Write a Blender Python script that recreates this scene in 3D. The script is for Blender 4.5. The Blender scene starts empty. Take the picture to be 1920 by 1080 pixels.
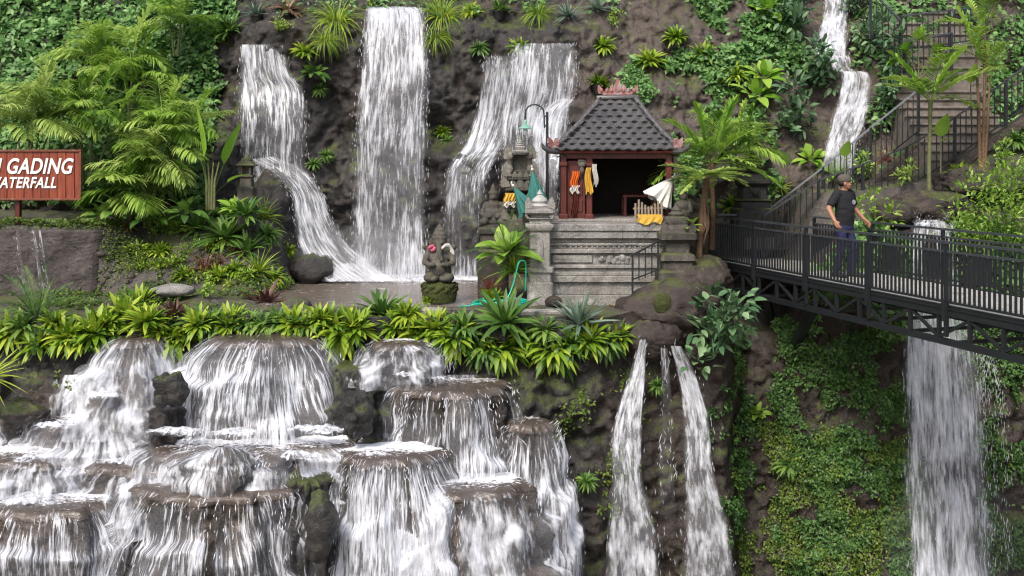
import bpy, math, random
import numpy as np
from mathutils import Vector, Matrix

R = math.radians
rng = np.random.default_rng(7)
rnd = random.Random(11)
SC = bpy.context.scene
COL = SC.collection
F, HY = 1884.0, 300.0           # focal length and horizon row of the photograph, in its pixels


def at(px, py, D):
    """point at distance D (metres along the view) seen at pixel px, py of the photograph"""
    return np.array(((px - 960) / F * D, D, (HY - py) / F * D))


# ------------------------------------------------------------------ noise
_perm = np.random.default_rng(3).permutation(512).astype(np.int64)
_grad = np.random.default_rng(4).normal(size=(512, 3))
_grad /= np.linalg.norm(_grad, axis=1)[:, None]


def pn(p):
    p = np.asarray(p, float)
    i = np.floor(p).astype(np.int64)
    f = p - i
    w = f * f * f * (f * (f * 6 - 15) + 10)
    out = np.zeros(p.shape[0])
    for dx in (0, 1):
        for dy in (0, 1):
            for dz in (0, 1):
                h = _perm[(i[:, 0] + dx) & 511]
                h = _perm[(h + i[:, 1] + dy) & 511]
                h = _perm[(h + i[:, 2] + dz) & 511]
                g = _grad[h]
                d = g[:, 0] * (f[:, 0] - dx) + g[:, 1] * (f[:, 1] - dy) + g[:, 2] * (f[:, 2] - dz)
                k = (w[:, 0] if dx else 1 - w[:, 0]) * (w[:, 1] if dy else 1 - w[:, 1]) * (w[:, 2] if dz else 1 - w[:, 2])
                out += d * k
    return out * 1.6


def fbm(p, o=4, gain=.5):
    p = np.asarray(p, float)
    s = np.zeros(p.shape[0]); a = 1.0
    for k in range(o):
        s += a * pn(p * (2.03 ** k) + 17.3 * k)
        a *= gain
    return s


def ss(a, b, x):
    t = np.clip((np.asarray(x, float) - a) / (b - a), 0, 1)
    return t * t * (3 - 2 * t)


def unit(v):
    v = np.asarray(v, float)
    return v / (np.linalg.norm(v) + 1e-12)


# ------------------------------------------------------------------ geometry buffer
class G:
    def __init__(self):
        self.v, self.f, self.t, self.uv, self.n = [], [], [], [], 0

    def add(self, v, f, t=.5, uv=None):
        v = np.asarray(v, float).reshape(-1, 3)
        b = self.n
        self.v.append(v)
        self.f.extend([tuple(b + k for k in q) for q in f])
        self.t.append(np.full(len(v), t, float) if np.isscalar(t) else np.asarray(t, float))
        self.uv.append(np.zeros((len(v), 2)) if uv is None else np.asarray(uv, float))
        self.n += len(v)

    def grid(self, P, t=.5, uv=None, wrap=False):
        """P: rows x cols x 3"""
        r, c = P.shape[:2]
        b = []
        for i in range(r - 1):
            for j in range(c if wrap else c - 1):
                k = (j + 1) % c
                b.append((i * c + j, i * c + k, (i + 1) * c + k, (i + 1) * c + j))
        tt = t if np.isscalar(t) else np.asarray(t).reshape(-1)
        self.add(P.reshape(-1, 3), b, tt, None if uv is None else np.asarray(uv).reshape(-1, 2))

    def box(self, c, s, rz=0., t=.5, bev=0.0, M=None):
        x, y, z = (k / 2 for k in s)
        b = min(bev, x * .9, y * .9, z * .9)
        if b <= 0:
            v = np.array([(sx * x, sy * y, sz * z) for sz in (-1, 1) for sy in (-1, 1) for sx in (-1, 1)])
            f = [(0, 2, 3, 1), (4, 5, 7, 6), (0, 1, 5, 4), (2, 6, 7, 3), (0, 4, 6, 2), (1, 3, 7, 5)]
        else:
            v, idx = [], {}
            for sx in (-1, 1):
                for sy in (-1, 1):
                    for sz in (-1, 1):
                        for a in range(3):
                            p = [sx * (x - b), sy * (y - b), sz * (z - b)]
                            p[a] += (sx, sy, sz)[a] * b
                            idx[(sx, sy, sz, a)] = len(v); v.append(p)
            I = lambda sx, sy, sz, a: idx[(sx, sy, sz, a)]
            f = []
            for s_ in (-1, 1):
                q = [I(s_, -1, -1, 0), I(s_, 1, -1, 0), I(s_, 1, 1, 0), I(s_, -1, 1, 0)]; f.append(q if s_ > 0 else q[::-1])
                q = [I(-1, s_, -1, 1), I(-1, s_, 1, 1), I(1, s_, 1, 1), I(1, s_, -1, 1)]; f.append(q if s_ > 0 else q[::-1])
                q = [I(-1, -1, s_, 2), I(1, -1, s_, 2), I(1, 1, s_, 2), I(-1, 1, s_, 2)]; f.append(q if s_ > 0 else q[::-1])
            for a_, b_ in ((0, 1), (1, 2), (0, 2)):
                for s1 in (-1, 1):
                    for s2 in (-1, 1):
                        def k(s3, ax):
                            s = [0, 0, 0]; s[a_] = s1; s[b_] = s2; s[3 - a_ - b_] = s3
                            return I(*s, ax)
                        f.append([k(-1, a_), k(1, a_), k(1, b_), k(-1, b_)])
            for sx in (-1, 1):
                for sy in (-1, 1):
                    for sz in (-1, 1):
                        f.append([I(sx, sy, sz, 0), I(sx, sy, sz, 1), I(sx, sy, sz, 2)])
            v = np.array(v)
        if M is not None:
            v = v @ np.asarray(M).T
        if rz:
            cc, sn = math.cos(rz), math.sin(rz)
            v = v @ np.array(((cc, sn, 0), (-sn, cc, 0), (0, 0, 1)))
        self.add(v + np.asarray(c, float), f, t)

    def bar(self, p0, p1, w, h=None, t=.5, up=(0, 0, 1)):
        """square bar from p0 to p1"""
        p0, p1 = np.asarray(p0, float), np.asarray(p1, float)
        h = h or w
        d = unit(p1 - p0)
        u = np.asarray(up, float)
        if abs(d @ u) > .98:
            u = np.array((0, 1., 0))
        s = unit(np.cross(d, u)); u = np.cross(s, d)
        M = np.stack((s, d, u), 1)
        self.box((p0 + p1) / 2, (w, np.linalg.norm(p1 - p0), h), M=M, t=t)

    def tube(self, path, rad, n=8, t=.5, cap=True):
        path = np.asarray(path, float)
        m = len(path)
        rad = np.full(m, rad, float) if np.isscalar(rad) else np.asarray(rad, float)
        tan = np.gradient(path, axis=0)
        rows = []
        u = np.array((0.31, 0.17, .93))
        for i in range(m):
            d = unit(tan[i])
            s = np.cross(d, u)
            if np.linalg.norm(s) < 1e-3:
                s = np.cross(d, (1, 0, 0))
            s = unit(s); u = np.cross(s, d)
            a = np.linspace(0, 2 * math.pi, n, endpoint=False)
            rows.append(path[i] + rad[i] * (np.cos(a)[:, None] * s + np.sin(a)[:, None] * u))
        b = self.n
        self.grid(np.array(rows), t, wrap=True)
        if cap:
            self.f.append(tuple(b + k for k in range(n)))
            self.f.append(tuple(b + (m - 1) * n + k for k in range(n))[::-1])

    def lathe(self, prof, c=(0, 0, 0), n=24, t=.5, sx=1., sy=1.):
        a = np.linspace(0, 2 * math.pi, n, endpoint=False)
        P = np.array([[(r * math.cos(k) * sx, r * math.sin(k) * sy, z) for k in a] for r, z in prof]) + np.asarray(c, float)
        b = self.n
        self.grid(P, t, wrap=True)
        self.f.append(tuple(b + k for k in range(n))[::-1])
        self.f.append(tuple(b + (len(prof) - 1) * n + k for k in range(n)))

    def ball(self, c, r, n=12, m=8, t=.5):
        r = np.full(3, r, float) if np.isscalar(r) else np.asarray(r, float)
        prof = [(math.sin(math.pi * (k + .02) / (m + .04)), -math.cos(math.pi * (k + .02) / (m + .04))) for k in range(m + 1)]
        q = G(); q.lathe(prof, n=n, t=t)
        self.add(q.v[0] * r + np.asarray(c, float), q.f, t)

    def cap(self, p0, p1, r0, r1, n=12, t=.5):
        """tapered capsule"""
        p0, p1 = np.asarray(p0, float), np.asarray(p1, float)
        d = p1 - p0; L = np.linalg.norm(d); d = d / L
        pts, rr = [], []
        for k in range(4):
            a = (k + .15) / 4 * math.pi / 2
            pts.append(p0 - d * r0 * math.cos(a)); rr.append(r0 * math.sin(a))
        pts.append(p0); rr.append(r0); pts.append(p1); rr.append(r1)
        for k in range(3, -1, -1):
            a = (k + .15) / 4 * math.pi / 2
            pts.append(p1 + d * r1 * math.cos(a)); rr.append(r1 * math.sin(a))
        self.tube(pts, rr, n, t)

    def tiers(self, prof, c=(0, 0, 0), rz=0., t=.5, sy=1.):
        """square-plan solid from (half width, z) pairs"""
        cc, sn = math.cos(rz), math.sin(rz)
        P = []
        for w, z in prof:
            b = w * .12
            ring = [(-w + b, -w), (w - b, -w), (w, -w + b), (w, w - b), (w - b, w), (-w + b, w), (-w, w - b), (-w, -w + b)]
            P.append([(x * cc - y * sy * sn, x * sn + y * sy * cc, z) for x, y in ring])
        b = self.n
        self.grid(np.array(P) + np.asarray(c, float), t, wrap=True)
        self.f.append(tuple(b + k for k in range(8))[::-1])
        self.f.append(tuple(b + (len(prof) - 1) * 8 + k for k in range(8)))

    def prism(self, outline, c, ux, uy, th, t=.5):
        """outline (2-D) extruded by th along ux x uy"""
        ux, uy = unit(ux), unit(uy); nz = np.cross(ux, uy)
        o = np.asarray(outline, float)
        A = np.asarray(c, float) + o[:, :1] * ux + o[:, 1:] * uy
        n = len(o)
        f = [tuple(range(n))[::-1], tuple(range(n, 2 * n))] + [(k, (k + 1) % n, n + (k + 1) % n, n + k) for k in range(n)]
        self.add(np.vstack((A - nz * th / 2, A + nz * th / 2)), f, t)

    def flame(self, c, h, w, th, yaw=0., lean=0., t=.5):
        """carved leaf-shaped ornament with a curling tip"""
        o = [(-.5, 0), (.5, 0), (.62, .18), (.5, .36), (.58, .5), (.36, .62), (.34, .78), (.12, .86), (.2, 1.0),
             (-.06, .9), (-.3, .72), (-.3, .58), (-.52, .48), (-.45, .34), (-.6, .2)]
        o = [(x * w + lean * y * h, y * h) for x, y in o]
        self.prism(o, c, (math.cos(yaw), math.sin(yaw), 0), (0, 0, 1), th, t)

    def xf(self, M=None, off=(0, 0, 0)):
        self.v = [(v if M is None else v @ np.asarray(M).T) + np.asarray(off, float) for v in self.v]
        return self

    def join(self, g, off=(0, 0, 0)):
        b = self.n
        for v, t, u in zip(g.v, g.t, g.uv):
            self.v.append(v + np.asarray(off, float)); self.t.append(t); self.uv.append(u)
        self.f.extend([tuple(b + k for k in q) for q in g.f])
        self.n += g.n

    def mesh(self, name, mat, smooth=True, angle=None, origin=(0, 0, 0)):
        me = bpy.data.meshes.new(name)
        V = np.vstack(self.v) - np.asarray(origin, float)
        me.from_pydata(V.tolist(), [], [list(map(int, q)) for q in self.f])
        T = np.concatenate(self.t)
        a = me.attributes.new('tint', 'FLOAT', 'POINT')
        a.data.foreach_set('value', T.astype(np.float32))
        U = np.vstack(self.uv)
        if np.any(U):
            ul = me.uv_layers.new(name='UVMap')
            li = np.empty(len(me.loops), np.int32); me.loops.foreach_get('vertex_index', li)
            ul.data.foreach_set('uv', U[li].astype(np.float32).ravel())
        if smooth:
            me.polygons.foreach_set('use_smooth', np.ones(len(me.polygons), bool))
            if angle:
                me.set_sharp_from_angle(angle=R(angle))
        me.materials.append(mat)
        me.validate(); me.update()
        return me


def link(name, me, parent=None, loc=(0, 0, 0)):
    o = bpy.data.objects.new(name, me)
    o.location = loc
    COL.objects.link(o)
    if parent is not None:
        o.parent = parent
    return o


def obj(name, g, mat, parent=None, smooth=True, angle=40, loc=None):
    """one mesh object; with loc the origin moves there (geometry given in world coordinates)"""
    if loc is not None:
        return link(name, g.mesh(name, mat, smooth, angle, loc), parent, loc)
    return link(name, g.mesh(name, mat, smooth, angle), parent)


def tag(o, label=None, cat=None, group=None, kind=None):
    if label: o['label'] = label
    if cat: o['category'] = cat
    if group: o['group'] = group
    if kind: o['kind'] = kind
    return o


def thing(name, label, cat, loc=(0, 0, 0), rz=0., group=None):
    o = bpy.data.objects.new(name, None)
    COL.objects.link(o)
    o.location = loc; o.rotation_euler = (0, 0, rz); o.empty_display_size = .2
    return tag(o, label, cat, group)


def dup(root, loc, rz=0., label=None, scale=1.):
    r = root.copy(); COL.objects.link(r)
    r.location = loc; r.rotation_euler = (0, 0, rz); r.scale = (scale,) * 3
    if label: r['label'] = label
    for ch in list(root.children):
        c = ch.copy(); COL.objects.link(c); c.parent = r
        for gch in list(ch.children):
            d = gch.copy(); COL.objects.link(d); d.parent = c
    return r


def remesh(o, vox, smooth=4):
    m = o.modifiers.new('r', 'REMESH'); m.mode = 'VOXEL'; m.voxel_size = vox; m.use_smooth_shade = True
    s = o.modifiers.new('s', 'SMOOTH'); s.iterations = smooth; s.factor = .5
    dg = bpy.context.evaluated_depsgraph_get()
    me = bpy.data.meshes.new_from_object(o.evaluated_get(dg))
    o.modifiers.clear()
    old = o.data
    o.data = me
    me.name = old.name
    bpy.data.meshes.remove(old)
    return o


# ------------------------------------------------------------------ materials
class NT:
    def __init__(self, name):
        self.m = bpy.data.materials.new(name); self.m.use_nodes = True
        self.t = self.m.node_tree; self.t.nodes.clear()
        self.out = self.n('OutputMaterial')

    def n(self, typ, **kw):
        o = self.t.nodes.new('ShaderNode' + typ)
        for k, v in kw.items():
            if k[0] == 'i' and k[1:].isdigit():
                self.s(o.inputs[int(k[1:])], v)
            elif hasattr(o, k) and k not in ('Scale',):
                setattr(o, k, v)
            else:
                self.s(o.inputs[k.replace('_', ' ')], v)
        return o

    def s(self, sock, v):
        if hasattr(v, 'is_linked'):
            self.t.links.new(v, sock)
        elif hasattr(v, 'outputs'):
            self.t.links.new(v.outputs[0], sock)
        else:
            if sock.type == 'RGBA' and len(v) == 3:
                v = (*v, 1)
            sock.default_value = v

    def coord(self, kind='Object', scale=(1, 1, 1), loc=(0, 0, 0)):
        c = self.n('TexCoord')
        mp = self.n('Mapping'); self.s(mp.inputs[0], c.outputs[kind])
        mp.inputs['Scale'].default_value = scale; mp.inputs['Location'].default_value = loc
        return mp.outputs[0]

    def world(self, scale=(1, 1, 1), loc=(0, 0, 0)):
        c = self.n('NewGeometry')
        mp = self.n('Mapping'); self.s(mp.inputs[0], c.outputs['Position'])
        mp.inputs['Scale'].default_value = scale; mp.inputs['Location'].default_value = loc
        return mp.outputs[0]

    def noise(self, vec, scale, detail=4, rough=.6, dist=0., col=False):
        o = self.n('TexNoise'); self.s(o.inputs['Vector'], vec)
        o.inputs['Scale'].default_value = scale; o.inputs['Detail'].default_value = detail
        o.inputs['Roughness'].default_value = rough; o.inputs['Distortion'].default_value = dist
        return o.outputs[1 if col else 0]

    def ramp(self, fac, stops, interp='LINEAR'):
        o = self.n('ValToRGB'); self.s(o.inputs[0], fac)
        e = o.color_ramp.elements
        o.color_ramp.interpolation = interp
        while len(e) < len(stops): e.new(.5)
        for k, (p, c) in enumerate(stops):
            e[k].position = p; e[k].color = (*c, 1) if not np.isscalar(c) else (c, c, c, 1)
        return o.outputs[0]

    def math(self, op, a, b=0., clamp=False):
        o = self.n('Math', operation=op, use_clamp=clamp)
        self.s(o.inputs[0], a); self.s(o.inputs[1], b)
        return o.outputs[0]

    def mix(self, f, a, b, mode='MIX'):
        o = self.n('Mix', data_type='RGBA', blend_type=mode)
        self.s(o.inputs[0], f); self.s(o.inputs[6], a); self.s(o.inputs[7], b)
        return o.outputs[2]

    def bump(self, h, strength=.5, dist=.02, prev=None):
        o = self.n('Bump'); self.s(o.inputs['Height'], h)
        o.inputs['Strength'].default_value = strength; o.inputs['Distance'].default_value = dist
        if prev is not None: self.s(o.inputs['Normal'], prev)
        return o.outputs[0]

    def pbr(self, col, rough=.6, normal=None, metal=0., spec=.5, **kw):
        b = self.n('BsdfPrincipled')
        self.s(b.inputs['Base Color'], col); self.s(b.inputs['Roughness'], rough)
        b.inputs['Metallic'].default_value = metal; b.inputs['Specular IOR Level'].default_value = spec
        if normal is not None: self.s(b.inputs['Normal'], normal)
        for k, v in kw.items(): self.s(b.inputs[k.replace('_', ' ')], v)
        return b

    def done(self, sh):
        self.t.links.new(sh.outputs[0] if hasattr(sh, 'outputs') else sh, self.out.inputs[0])
        return self.m


def m_rock(name, dark, mid, light, moss=.0, mossc=(.07, .09, .015), scale=1., rough=.55, bumpd=.06, brown=None, brownlo=.5, soil=None, streak=.75):
    t = NT(name)
    w = t.world()
    n1 = t.noise(w, 1.1 * scale, 8, .65, .3)
    n2 = t.noise(w, 9 * scale, 6, .7)
    nr = t.n('TexNoise', noise_type='RIDGED_MULTIFRACTAL'); t.s(nr.inputs['Vector'], t.world(scale=(1, 1, 1.5)))
    nr.inputs['Scale'].default_value = 3.2 * scale; nr.inputs['Detail'].default_value = 8; nr.inputs['Roughness'].default_value = .62
    n3 = t.noise(w, 38 * scale, 4, .7)
    c = t.ramp(t.math('ADD', t.math('MULTIPLY', n1, .55), t.math('MULTIPLY', n2, .45)), [(.33, dark), (.5, mid), (.68, light)])
    if brown:
        nb = t.noise(t.world(loc=(7, 3, 1)), .7 * scale, 5, .6, .5)
        c = t.mix(t.ramp(nb, [(brownlo, 0.), (brownlo + .12, 1.)]), c, brown)
    nst = t.noise(t.world(scale=(2.2, 2.2, .28), loc=(3, 8, 5)), 1., 6, .65, .4)
    c = t.mix(t.math('MULTIPLY', t.ramp(nst, [(.47, 0.), (.6, 1.)]), streak), c, tuple(k * .8 for k in dark))
    if soil:      # dry bare soil on the slope right of the falls
        sp = t.n('SeparateXYZ'); t.s(sp.inputs[0], t.world())
        m = t.math('MULTIPLY', t.ramp(t.math('MULTIPLY', t.math('ADD', sp.outputs[0], t.math('MULTIPLY', n1, 3.)), .1), [(.27, 0.), (.34, 1.)]), t.ramp(n2, [(.3, .5), (.6, 1.)]))
        c = t.mix(m, c, t.mix(n2, tuple(k * .6 for k in soil), tuple(k * 1.25 for k in soil)))
    c = t.mix(t.math('MULTIPLY', t.ramp(n3, [(.42, 1.), (.55, 0.)]), .55), c, tuple(k * .35 for k in dark))
    if moss:
        g = t.n('NewGeometry')
        sep = t.n('SeparateXYZ'); t.s(sep.inputs[0], g.outputs['Normal'])
        nm = t.noise(t.world(loc=(2, 9, 4)), 1.6, 7, .7)
        a = t.math('ADD', t.math('MULTIPLY', sep.outputs[2], .22), nm)
        c = t.mix(t.math('MULTIPLY', t.ramp(a, [(.68 - .2 * moss, 0.), (.78 - .2 * moss, 1.)]), t.ramp(n3, [(.3, .4), (.6, 1.)])), c,
                  t.mix(n2, mossc, tuple(k * 1.9 for k in mossc)))
    n6 = t.noise(t.world(scale=(1, 1, 1.3)), 62, 5, .75)
    c = t.mix(1., c, t.ramp(n6, [(.32, .42), (.5, 1.), (.66, 1.9)]), 'MULTIPLY')
    vo = t.n('TexVoronoi'); t.s(vo.inputs['Vector'], t.world(scale=(1, 1, 1.6))); vo.inputs['Scale'].default_value = 5 * scale
    c = t.mix(t.math('MULTIPLY', t.ramp(nr.outputs[0], [(.15, 1.), (.5, 0.)]), .45), c, tuple(k * .5 for k in dark))
    ve = t.n('TexVoronoi', feature='DISTANCE_TO_EDGE'); t.s(ve.inputs['Vector'], t.mix(.12, t.world(scale=(1, 1, .8)), t.noise(w, 2.5, 4, .6, col=True), 'ADD')); ve.inputs['Scale'].default_value = 1.5 * scale
    ck = t.math('MULTIPLY', t.ramp(ve.outputs[0], [(.0, 1.), (.03, 0.)]), t.ramp(t.noise(t.world(loc=(4, 4, 9)), 1.3, 3), [(.5, 0.), (.6, 1.)]))
    c = t.mix(t.math('MULTIPLY', ck, .8), c, tuple(k * .4 for k in dark))
    b = t.bump(n2, .9, bumpd)
    b = t.bump(nr.outputs[0], .8, bumpd * .9, b)
    b = t.bump(vo.outputs[0], .35, bumpd * .7, b)
    b = t.bump(n3, .7, bumpd * .4, b)
    r = t.ramp(n2, [(.3, rough - .2), (.7, rough + .2)])
    return t.done(t.pbr(c, r, b, spec=.5))


def m_leaf(name, c0, c1, c2, rough=.45, trans=.3, spec=.4, streak=0.):
    t = NT(name)
    a = t.n('Attribute', attribute_name='tint')
    n = t.noise(t.world(), 2.1, 3)
    oi = t.n('ObjectInfo')
    f = t.math('ADD', t.math('MULTIPLY', a.outputs['Fac'], .62), t.math('MULTIPLY', n, .34))
    f = t.math('ADD', f, t.math('MULTIPLY', t.math('SUBTRACT', oi.outputs['Random'], .5), .16))
    c = t.ramp(f, [(.2, c0), (.48, c1), (.8, c2)])
    n4 = t.noise(t.world(), 60, 2)
    c = t.mix(t.ramp(n4, [(.35, .35), (.6, 0.)]), c, tuple(k * .55 for k in c0))
    p = t.pbr(c, rough, t.bump(n4, .3, .01), spec=spec)
    tr = t.n('BsdfTranslucent'); t.s(tr.inputs[0], c)
    mx = t.n('MixShader'); mx.inputs[0].default_value = trans
    t.s(mx.inputs[1], p); t.s(mx.inputs[2], tr)
    return t.done(mx)


def m_plain(name, col, rough=.5, var=.25, scale=12, metal=0., spec=.4, bump=.3, bd=.004, dirt=None, dirtlo=.55):
    t = NT(name)
    w = t.world()
    n = t.noise(w, scale, 6, .65)
    c = t.mix(t.ramp(n, [(.3, 1.), (.7, 0.)]), col, tuple(k * (1 - var) for k in col))
    if dirt:
        d = t.noise(t.world(scale=(1, 1, .5)), scale * .3, 7, .7, .3)
        c = t.mix(t.ramp(d, [(dirtlo, 0.), (dirtlo + .15, 1.)]), c, dirt)
    return t.done(t.pbr(c, t.ramp(n, [(.2, max(rough - .1, .05)), (.8, min(rough + .15, 1))]), t.bump(n, bump, bd), metal, spec))


def m_water(name, su, sv, lo=.30, span=.46, white=(.78, .80, .86), veil=.07, soft=.05, wob=.3, patch=.2):
    """falling water: white strands (alpha) drawn along the flow; tint = how much water there is"""
    t = NT(name)
    uv = t.coord('UV')
    def nz(a, b, off, d, dist):
        mp = t.n('Mapping'); t.s(mp.inputs[0], uv)
        mp.inputs['Scale'].default_value = (a, b, 1); mp.inputs['Location'].default_value = (off, off * 1.7, off)
        return t.noise(mp.outputs[0], 1., d, .55, dist)
    n1 = nz(su, sv, 0, 3, wob)
    n2 = nz(su * 2.7, sv * 2.2, 5, 2, .2)
    n3 = nz(su * .16, sv * .4, 9, 3, wob)
    v = t.math('ADD', t.math('MULTIPLY', n1, .48), t.math('ADD', t.math('MULTIPLY', n2, .25), t.math('MULTIPLY', n3, .37)))
    a = t.n('Attribute', attribute_name='tint')
    thr = t.math('SUBTRACT', lo + span, t.math('MULTIPLY', a.outputs['Fac'], span))
    d = t.math('DIVIDE', t.math('SUBTRACT', v, thr), soft)
    al = t.math('MULTIPLY', d, .5, True)
    veilm = t.math('MULTIPLY', t.math('SUBTRACT', a.outputs['Fac'], .35), veil * 1.9, True)
    al = t.math('ADD', t.math('MULTIPLY', al, .93), veilm, True)
    n5 = nz(su * .07, sv * .8, 21, 4, .8)
    v = t.math('ADD', v, t.math('MULTIPLY', t.math('SUBTRACT', n5, .5), patch))
    d = t.math('DIVIDE', t.math('SUBTRACT', v, thr), soft)
    al = t.math('ADD', t.math('MULTIPLY', t.math('MULTIPLY', d, .5, True), .93), veilm, True)
    col = t.mix(t.ramp(n2, [(.35, 1.), (.6, 0.)]), white, tuple(k * .8 for k in white))
    p = t.pbr(col, .25, t.bump(v, .6, .02), spec=.5)
    tl = t.n('BsdfTranslucent'); t.s(tl.inputs[0], white)
    mx = t.n('MixShader'); mx.inputs[0].default_value = .25; t.s(mx.inputs[1], p); t.s(mx.inputs[2], tl)
    tr = t.n('BsdfTransparent')
    m2 = t.n('MixShader'); t.s(m2.inputs[0], al); t.s(m2.inputs[1], tr); t.s(m2.inputs[2], mx)
    return t.done(m2)


def m_pool(name, c0, c1, scale=6., foam=None, fs=5., bs=1.):
    t = NT(name)
    w = t.world(scale=(1, 2.6, 1))
    n = t.noise(w, scale * 1.4, 5, .65, .9)
    n2 = t.noise(t.world(), 1.2, 3)
    c = t.mix(n2, c0, c1)
    rough = .08
    if foam is not None:
        a = t.n('Attribute', attribute_name='tint')
        nf = t.noise(t.world(scale=(1, 1.6, 1)), fs, 6, .7, 1.2)
        f = t.math('DIVIDE', t.math('SUBTRACT', nf, t.math('SUBTRACT', .72, t.math('MULTIPLY', a.outputs['Fac'], .5))), .1, True)
        c = t.mix(f, c, foam)
        rough = t.math('ADD', t.math('MULTIPLY', f, .5), .08)
    return t.done(t.pbr(c, rough, t.bump(n, bs, .05), spec=.5))


MAT = {}
MAT['cliff'] = m_rock('cliff rock', (.018, .0155, .015), (.064, .055, .051), (.15, .131, .122), moss=.2, brown=(.085, .054, .038), brownlo=.52, soil=(.20, .152, .125))
MAT['cliff_low'] = m_rock('wet cliff rock', (.014, .0125, .012), (.050, .044, .041), (.115, .103, .095), moss=.33, rough=.42, brown=(.07, .047, .033), brownlo=.58, soil=(.085, .058, .044))
MAT['ledge'] = m_rock('wet ledge rock', (.018, .0145, .012), (.070, .056, .046), (.16, .132, .108), moss=.0, rough=.38, brown=(.17, .118, .08), brownlo=.47)
MAT['earth'] = m_rock('terrace earth', (.05, .043, .038), (.13, .112, .10), (.26, .22, .195), moss=.12, scale=1.4, rough=.75, bumpd=.03)
MAT['mud'] = m_rock('mud render', (.06, .047, .043), (.125, .102, .096), (.20, .168, .158), moss=.0, scale=2.2, rough=.75, bumpd=.05)
MAT['art_rock'] = m_rock('brown cast rock', (.03, .021, .018), (.085, .062, .052), (.155, .118, .098), moss=.05, scale=1.6, rough=.7, bumpd=.04)
MAT['stone'] = m_rock('weathered grey stone', (.15, .143, .128), (.43, .41, .38), (.58, .555, .52), moss=.0, scale=1.3, rough=.8, bumpd=.008, brown=(.17, .15, .12), brownlo=.60, streak=.3)
MAT['stone_dark'] = m_rock('dark carved stone', (.035, .031, .026), (.15, .132, .108), (.30, .27, .225), moss=.15, scale=2., rough=.8, bumpd=.012, brown=(.10, .088, .066), brownlo=.55)
MAT['moss'] = m_rock('moss', (.025, .035, .006), (.08, .10, .014), (.17, .17, .03), scale=3, rough=.95, bumpd=.04)
MAT['fall_far'] = m_water('falling water far', 12, 1.25, lo=.452, span=.30, veil=.11, soft=.085)
MAT['fall_near'] = m_water('falling water near', 31, 1.7, lo=.425, span=.29, veil=.16, wob=.3, soft=.06, patch=.22)
MAT['fall_rush'] = m_water('rushing water', 9, 1.9, lo=.448, span=.30, veil=.13, soft=.08)
MAT['pool'] = m_pool('brown pool water', (.12, .092, .07), (.18, .145, .112), foam=(.8, .82, .85))
MAT['ledgewater'] = m_pool('shallow water on ledge', (.045, .034, .027), (.10, .079, .064), 9., foam=(.8, .81, .84), fs=9., bs=.35)
MAT['foam'] = m_water('foam', 9, 9, lo=.44, span=.34, veil=.10, soft=.06)
L = {}
L['fern'] = m_leaf('fern leaf', (.035, .10, .007), (.20, .34, .02), (.47, .56, .06))
L['fern_dk'] = m_leaf('dark strap leaf', (.035, .09, .018), (.12, .24, .04), (.30, .42, .09))
L['grey'] = m_leaf('grey green leaf', (.05, .085, .06), (.13, .20, .145), (.26, .33, .25), trans=.15)
L['palm'] = m_leaf('palm leaflet', (.07, .17, .022), (.27, .45, .055), (.54, .68, .18), trans=.4)
L['palm_lt'] = m_leaf('light palm leaflet', (.12, .22, .03), (.34, .48, .10), (.60, .70, .24), trans=.4)
L['ivy'] = m_leaf('creeper leaf', (.025, .085, .018), (.11, .26, .06), (.28, .46, .16))
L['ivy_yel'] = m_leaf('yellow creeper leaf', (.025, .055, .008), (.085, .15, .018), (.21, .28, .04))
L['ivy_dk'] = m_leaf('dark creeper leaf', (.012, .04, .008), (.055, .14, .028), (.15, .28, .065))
L['shrub'] = m_leaf('shrub leaf', (.035, .085, .04), (.10, .20, .085), (.27, .39, .19), trans=.2)
L['banana'] = m_leaf('broad bright leaf', (.06, .17, .014), (.19, .38, .03), (.36, .52, .09))
L['red'] = m_leaf('red leaf', (.08, .018, .014), (.24, .06, .042), (.42, .17, .11))
L['maroon'] = m_leaf('maroon leaf', (.030, .012, .012), (.085, .035, .028), (.20, .10, .07))
L['dry'] = m_leaf('dry leaf', (.06, .03, .012), (.15, .085, .04), (.30, .20, .11))
MAT['bark'] = m_plain('palm bark', (.20, .12, .07), .8, .6, 30, bump=.8, bd=.02)
MAT['stem'] = m_plain('pale green stem', (.16, .17, .07), .7, .5, 20)
MAT['pot'] = m_plain('black plastic pot', (.018, .017, .017), .5)
MAT['metal'] = m_plain('black painted steel', (.016, .018, .021), .38, .4, 25, spec=.5)
MAT['rail'] = m_plain('worn steel handrail', (.05, .055, .065), .3, .4, 18, spec=.6)
MAT['railgrey'] = m_plain('bare grey handrail', (.20, .22, .24), .35, .4, 18, spec=.6)
MAT['deck'] = m_plain('pale deck board', (.42, .40, .37), .7, .4, 10, dirt=(.10, .09, .08))
MAT['concrete'] = m_plain('step concrete', (.20, .17, .148), .85, .45, 7, bump=.5, bd=.01, dirt=(.09, .075, .06), dirtlo=.5)
MAT['redwood'] = m_plain('dark red timber', (.11, .022, .016), .45, .5, 14, dirt=(.035, .010, .008))
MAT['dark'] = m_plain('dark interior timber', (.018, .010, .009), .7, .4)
MAT['tile'] = m_plain('dark grey roof tile', (.098, .095, .096), .45, .5, 9, spec=.5, bump=.4, bd=.006, dirt=(.035, .036, .04), dirtlo=.52)
MAT['terra'] = m_plain('pink painted carving', (.34, .13, .12), .7, .5, 30, dirt=(.30, .25, .24), dirtlo=.44)
MAT['orange'] = m_plain('orange cloth', (.62, .13, .015), .8, .3)
MAT['yellow'] = m_plain('yellow cloth', (.66, .40, .06), .8, .3)
MAT['white'] = m_plain('white cloth', (.62, .60, .56), .8, .3, 18)
MAT['teal'] = m_plain('teal cloth', (.035, .17, .15), .75, .4, 20)
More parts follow.
